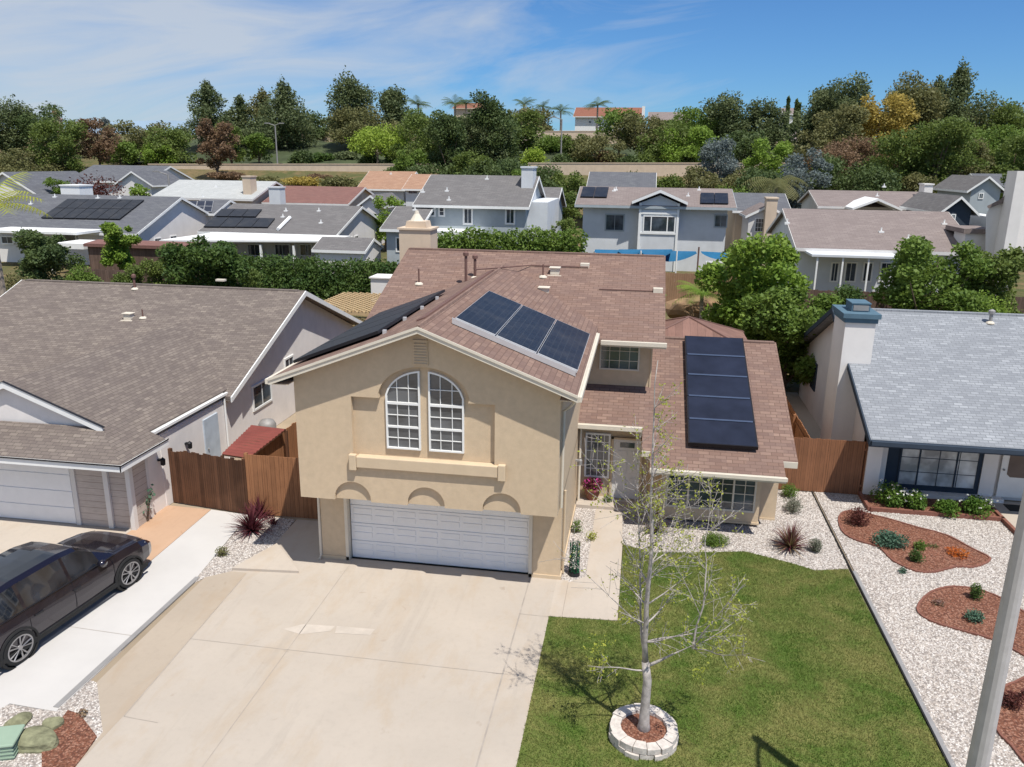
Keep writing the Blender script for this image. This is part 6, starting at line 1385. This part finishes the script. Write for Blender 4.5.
# ================================================================== hillside trees
T(8, 150, 97, 60, 'tall', 'pine', 'dark tall tree at the very left edge of the hillside')
T(42, 155, 106, 66, 'round', 'dark', 'broad dark green tree left of the little tower', trunkf=.15)
T(20, 128, 150, 70, 'round', 'olive', 'olive-brown tree mass below the broad dark tree, far left', trunkf=.05)
T(60, 132, 122, 52, 'round', 'mid', 'bright willow-like tree below the little tower', trunkf=.08)
T(94, 140, 118, 42, 'round', 'brown', 'bare reddish-brown tree right of the little tower', trunkf=.1)
T(104, 175, 113, 14, 'tall', 'blue', 'thin bluish tree above the reddish-brown tree')
T(118, 150, 140, 44, 'round', 'yel', 'yellow-green bush left of the low brown-green trees', trunkf=.05) if False else T(118, 150, 142, 44, 'round', 'laurel', 'yellow-green bush left of the low brown-green trees', trunkf=.05)
T(145, 158, 124, 66, 'round', 'olive', 'low wide olive tree below the distant blue hills', trunkf=.08)
T(170, 150, 130, 52, 'round', 'mid', 'mid green tree left of the tall pointed pines', trunkf=.08)
T(156, 145, 145, 34, 'round', 'bright', 'small bright green tree along the foot of the long beige wall', trunkf=.08)
T(206, 170, 83, 50, 'pine', 'pine', 'tall pointed pine left of the street light, leftmost of the pines')
T(240, 175, 97, 38, 'pine', 'pine', 'second tall pine, just left of the street light')
T(213, 133, 118, 38, 'round', 'brown', 'rusty brown bare tree in front of the tall pines', trunkf=.1)
T(228, 146, 122, 34, 'round', 'mid', 'mid green tree behind the rusty brown tree', trunkf=.1)
T(283, 172, 84, 62, 'pine', 'pine', 'tall shaggy pine right of the street light')
T(262, 178, 92, 44, 'pine', 'olive', 'slim pine between the street light and the shaggy pine')
T(258, 152, 134, 30, 'round', 'laurel', 'light green sapling below the street light', trunkf=.2)
T(306, 190, 112, 40, 'round', 'dark', 'dark round tree between the shaggy pine and the flat-topped pine', trunkf=.1)
T(349, 175, 76, 62, 'tall', 'pine', 'tall flat-topped pine above the lime-green tree')
T(388, 178, 84, 48, 'tall', 'pine', 'tall dark pine right of the flat-topped pine')
T(364, 170, 108, 70, 'round', 'olive', 'broad olive tree beneath the two tall pines', trunkf=.1)
T(376, 152, 127, 56, 'round', 'lime', 'flat-crowned lime-green tree on the slope above the long wall', trunkf=.35, bark='barkm')
T(405, 185, 110, 44, 'round', 'laurel', 'light olive tree left of the hilltop palms', trunkf=.1)
for i, (px, yt, w_) in enumerate(((418, 97, 28), (455, 96, 28), (466, 97, 24), (524, 97, 24), (543, 101, 20), (561, 104, 24), (598, 97, 28))):
    palm(px, 215+i*2, yt, w_, ['hilltop palm above the light olive tree, leftmost of the palms', 'hilltop palm left of the tan-walled house', 'hilltop palm right in front of the tan-walled house', 'hilltop palm just left of the skyline shrubs at the centre', 'small hilltop palm between two others left of the red-tiled house', 'hilltop palm next to the red-tiled house', 'hilltop palm rising behind the red-tiled roof'][i], 16, 'dark')
T(430, 150, 112, 60, 'round', 'mid', 'green tree left of the tall dark conifer at the centre', trunkf=.08)
T(451, 132, 110, 46, 'tall', 'dark', 'dark conifer at the left of the central tree group', trunkf=.04)
T(480, 140, 106, 60, 'round', 'pine', 'dark broad tree in the middle of the central group', trunkf=.06)
T(500, 138, 88, 58, 'tall', 'dark', 'tallest dark tree of the central group', trunkf=.05)
T(470, 126, 150, 40, 'round', 'mid', 'low green tree at the foot of the central group', trunkf=.05)
T(410, 130, 150, 30, 'round', 'laurel', 'light green tree beside the terracotta roofs', trunkf=.08)
T(521, 158, 108, 40, 'round', 'mid', 'mid green tree right of the tallest dark tree', trunkf=.08)
T(530, 200, 110, 50, 'round', 'olive', 'skyline olive trees left of the red-tiled house', trunkf=.1)
T(532, 150, 146, 34, 'bush', 'lime', 'bright green shrubs on the slope right of the central group')
T(548, 172, 132, 50, 'bush', 'laurel', 'green shrubs along the slope beside the second street light')
T(575, 155, 134, 34, 'round', 'mid', 'round tree right of the second street light', trunkf=.2)
T(598, 152, 137, 50, 'round', 'olive', 'olive tree below the red-tiled house', trunkf=.15)
T(621, 165, 110, 44, 'round', 'laurel', 'thin-trunked green tree hiding the right half of the red-tiled house', trunkf=.35, bark='barkm')
T(641, 160, 116, 50, 'round', 'olive', 'second thin-trunked tree, right of the first below the red-tiled house', trunkf=.35, bark='barkm')
T(668, 156, 124, 52, 'round', 'mid', 'round green tree right of the thin-trunked trees', trunkf=.15)
T(692, 150, 128, 50, 'round', 'bright', 'bright green round tree above the beige wall', trunkf=.1)
T(703, 185, 110, 60, 'round', 'laurel', 'light green skyline tree right of the brown-roofed hilltop house', trunkf=.1)
T(735, 180, 94, 52, 'tall', 'pine', 'tall grey-green tree left of the gap in the skyline')
T(765, 178, 100, 44, 'tall', 'pine', 'dark tree at the left side of the gap in the skyline')
T(720, 190, 104, 30, 'round', 'dark', 'small dark skyline tree left of the tall grey-green tree', trunkf=.1)
T(722, 122, 140, 44, 'round', 'blue', 'blue-grey rounded tree above the beige wall', trunkf=.04, n=8000)
T(745, 150, 132, 50, 'round', 'dark', 'dark shrubs behind the blue-grey rounded tree', trunkf=.05)
T(770, 130, 140, 44, 'round', 'bright', 'bright green tree between the two blue-grey trees', trunkf=.08)
T(800, 108, 148, 48, 'round', 'blue', 'large blue-grey tree left of the taupe roofs', trunkf=.05, n=8000)
T(738, 118, 160, 40, 'bush', 'olive', 'olive shrubs at the foot of the blue-grey rounded tree')
T(818, 165, 88, 62, 'tall', 'pine', 'dark tall tree right of the gap in the skyline')
T(850, 160, 70, 58, 'tall', 'pine', 'tall pine left of the golden tree')
T(838, 140, 108, 60, 'round', 'olive', 'grey-brown tree below the tall pine, right of the gap', trunkf=.1)
T(884, 150, 95, 56, 'round', 'gold', 'golden-yellow tree in the middle of the right-hand wood', trunkf=.15)
T(915, 158, 73, 66, 'tall', 'olive', 'tall rusty-green tree right of the golden tree')
T(905, 178, 86, 40, 'tall', 'pine', 'dark tree behind the golden and rusty-green trees')
T(963, 160, 68, 66, 'pine', 'pine', 'tallest pine, towards the right edge of the wood')
T(940, 170, 80, 40, 'pine', 'pine', 'pine just left of the tallest pine')
T(1000, 170, 102, 60, 'round', 'olive', 'brownish skyline tree near the right edge', trunkf=.1)
T(1030, 160, 100, 60, 'round', 'mid', 'green tree cut by the right edge of the picture', trunkf=.1)
T(860, 124, 138, 70, 'round', 'brown', 'brown bare thicket in the right-hand wood', trunkf=.05)
T(838, 116, 158, 60, 'round', 'dark', 'dark undergrowth tree left of the brown thicket', trunkf=.05)
T(905, 116, 128, 60, 'round', 'mid', 'green round tree below the golden tree', trunkf=.12)
T(940, 114, 122, 62, 'round', 'mid', 'bright mid-green pine-like tree above the pale chimney', trunkf=.25)
T(885, 108, 160, 60, 'bush', 'dark', 'dark shrubs behind the rear taupe roof')
T(925, 110, 164, 46, 'bush', 'olive', 'olive shrubs behind the pale chimney of the rear taupe roof')
T(990, 130, 122, 66, 'round', 'laurel', 'light green tree above the blue houses', trunkf=.1)
T(1015, 120, 134, 50, 'round', 'mid', 'green tree above the tall white house', trunkf=.1)
T(975, 118, 140, 40, 'round', 'olive', 'olive tree on the brown bank above the blue houses', trunkf=.15)
T(1030, 95, 160, 50, 'round', 'mid', 'green tree behind the tall white house chimney', trunkf=.1)
T(810, 150, 150, 60, 'round', 'dark', 'dark tree behind the large blue-grey tree', trunkf=.05)
T(783, 185, 118, 26, 'round', 'dark', 'small dark tree beside the pink-beige roofed house', trunkf=.1)
for i, px in enumerate((789, 797, 800)): T(px, 225, 96+i*3, 5, 'column', 'dark', ['slim cypress left of the white hilltop house', 'slim cypress right of the white hilltop house, shorter', 'slimmest cypress at the right of the skyline gap'][i], trunkf=.02)
for i, px in enumerate(range(300, 440, 23)): T(px, 155+3*(i % 3), 150+3*(i % 2), 30, 'bush', ('dark', 'hedge', 'pine')[i % 3], ['leftmost dark shrub above the long beige wall, under the shaggy pine', 'second dark shrub from the left above the long beige wall', 'dark shrub above the long beige wall, left of the flat-crowned lime-green tree', 'dark shrub right under the flat-crowned lime-green tree', 'dark shrub above the long beige wall, right of the lime-green tree', 'second dark shrub from the right above the long beige wall', 'rightmost dark shrub above the long beige wall'][i], group='dark shrubs above the long beige wall')
for i, px in enumerate(range(560, 700, 22)): T(px, 148+2*(i % 3), 150+4*(i % 2), 26, 'bush', ('dark', 'mid', 'brown')[i % 3], ['leftmost slope shrub above the right beige wall, by the street light', 'brown-green shrub second from the left above the right beige wall', 'bare brown shrub third from the left above the right beige wall', 'middle shrub above the right beige wall, below the thin-trunked trees', 'shrub right of the middle one above the right beige wall', 'bare brown shrub second from the right above the right beige wall', 'rightmost shrub above the right beige wall, left of the blue-grey tree'][i], group='slope shrubs above the right beige wall')
for i, px in enumerate(list(range(330, 560, 33))+[665, 700]): T(px, 200, 118+3*(i % 3), 36, 'round', ('olive', 'mid', 'laurel')[i % 3], ['low skyline tree %s' % w for w in ('behind the flat-topped pine', 'behind the tall dark pine', 'between the tall dark pine and the palms', 'below the leftmost hilltop palm', 'in front of the tan-walled house', 'behind the middle of the central group', 'right of the tallest dark tree', 'right of the brown-roofed hilltop house', 'left of the small dark skyline tree')][i], trunkf=.1, group='low skyline trees on the hilltop')
for i, px in enumerate(range(180, 330, 22)): T(px, 192, 128, 22, 'bush', 'hedge', ['clipped shrub behind the upper beige wall, %s' % w for w in ('leftmost of the row', 'second from the left', 'third from the left', 'left of the street light head', 'behind the street light head', 'second from the right', 'rightmost of the row')][i], group='shrubs behind the upper beige wall')
for i, (px, yt, Y, w_, k_, m_, lb) in enumerate((
  (170, 176, 124, 34, 'bush', 'brown', 'dry brown shrub on the bank left of the pale roof'), (228, 172, 132, 40, 'bush', 'brown', 'dry brown shrub at the foot of the rusty tree'),
  (262, 176, 128, 46, 'bush', 'olive', 'olive shrub on the bank above the maroon roof'), (300, 175, 130, 50, 'bush', 'gold', 'straw-coloured shrub on the bank above the maroon roof'),
  (340, 176, 128, 46, 'bush', 'olive', 'olive shrub on the bank left of the terracotta roof'), (318, 174, 133, 40, 'bush', 'brown', 'brown shrub between the straw-coloured and the olive bank shrubs'),
  (545, 168, 112, 50, 'round', 'dark', 'dark tree filling the gap left of the mottled roof'), (568, 172, 108, 40, 'round', 'mid', 'green tree touching the left end of the two-storey house roof'),
  (606, 172, 118, 44, 'bush', 'brown', 'brown shrub above the mottled roof, left part'), (640, 170, 120, 44, 'bush', 'olive', 'olive shrub above the mottled roof, right part'),
  (672, 170, 118, 40, 'bush', 'mid', 'mid green shrub right of the mottled roof'), (700, 166, 116, 44, 'round', 'olive', 'olive tree behind the right solar array'),
  (765, 168, 104, 44, 'round', 'dark', 'dark tree behind the pale drooping palm'), (560, 186, 96, 40, 'round', 'mid', 'green tree above the pale vinyl fence'),
  (20, 168, 118, 60, 'bush', 'olive', 'olive bank shrub at the far left behind the gabled grey roofs'), (70, 172, 120, 50, 'bush', 'dark', 'dark bank shrub above the wide maroon bush'),
  (440, 164, 128, 60, 'round', 'dark', 'dark tree right above the terracotta roofs'), (495, 160, 124, 60, 'round', 'dark', 'dark tree directly behind the blue-grey house roof'),
  (395, 166, 136, 40, 'bush', 'hedge', 'green shrub at the right end of the long beige wall'), (955, 168, 118, 50, 'bush', 'brown', 'reddish brown shrub on the bank above the blue houses'))):
    T(px, Y, yt, w_, k_, m_, lb, trunkf=.05)
# street lights on the hillside road
for px, yt, yb, Y, lb in ((275, 125, 163, 150, 'grey double-arm street light beside the shaggy pine on the hillside'), (562, 119, 163, 150, 'thin grey street light left of the red-tiled hilltop house'), (168, 174, 188, 100, 'small pale street light between the dark grey and the pale roofs')):
    a = at(px, yt, Y=Y); zb = at(px, yb, Y=Y).z; r = thing('street_lamp', lb, 'street lamp', (a.x, Y, zb)); w_ = .16
    m = MB(); m.tube([(a.x, Y, zb-1), (a.x, Y, a.z)], [w_, w_*.7], 6); m.build('lamp_post', K['metal'], r); m = MB(); d = -.6 if px != 562 else 1
    m.tube([(a.x, Y, a.z-.1), (a.x-1.2*1, Y-.3, a.z+.3)], .08, 5)
    if px == 275: m.tube([(a.x, Y, a.z-.1), (a.x+1.2, Y-.3, a.z+.3)], .08, 5)
    m.build('lamp_arm', K['metal'], r); m = MB(); m.box(a.x-1.9, a.x-1.0, Y-.5, Y-.1, a.z+.22, a.z+.4)
    if px == 275: m.box(a.x+1.0, a.x+1.9, Y-.5, Y-.1, a.z+.22, a.z+.4)
    m.build('lamp_head', K['metal'], r)
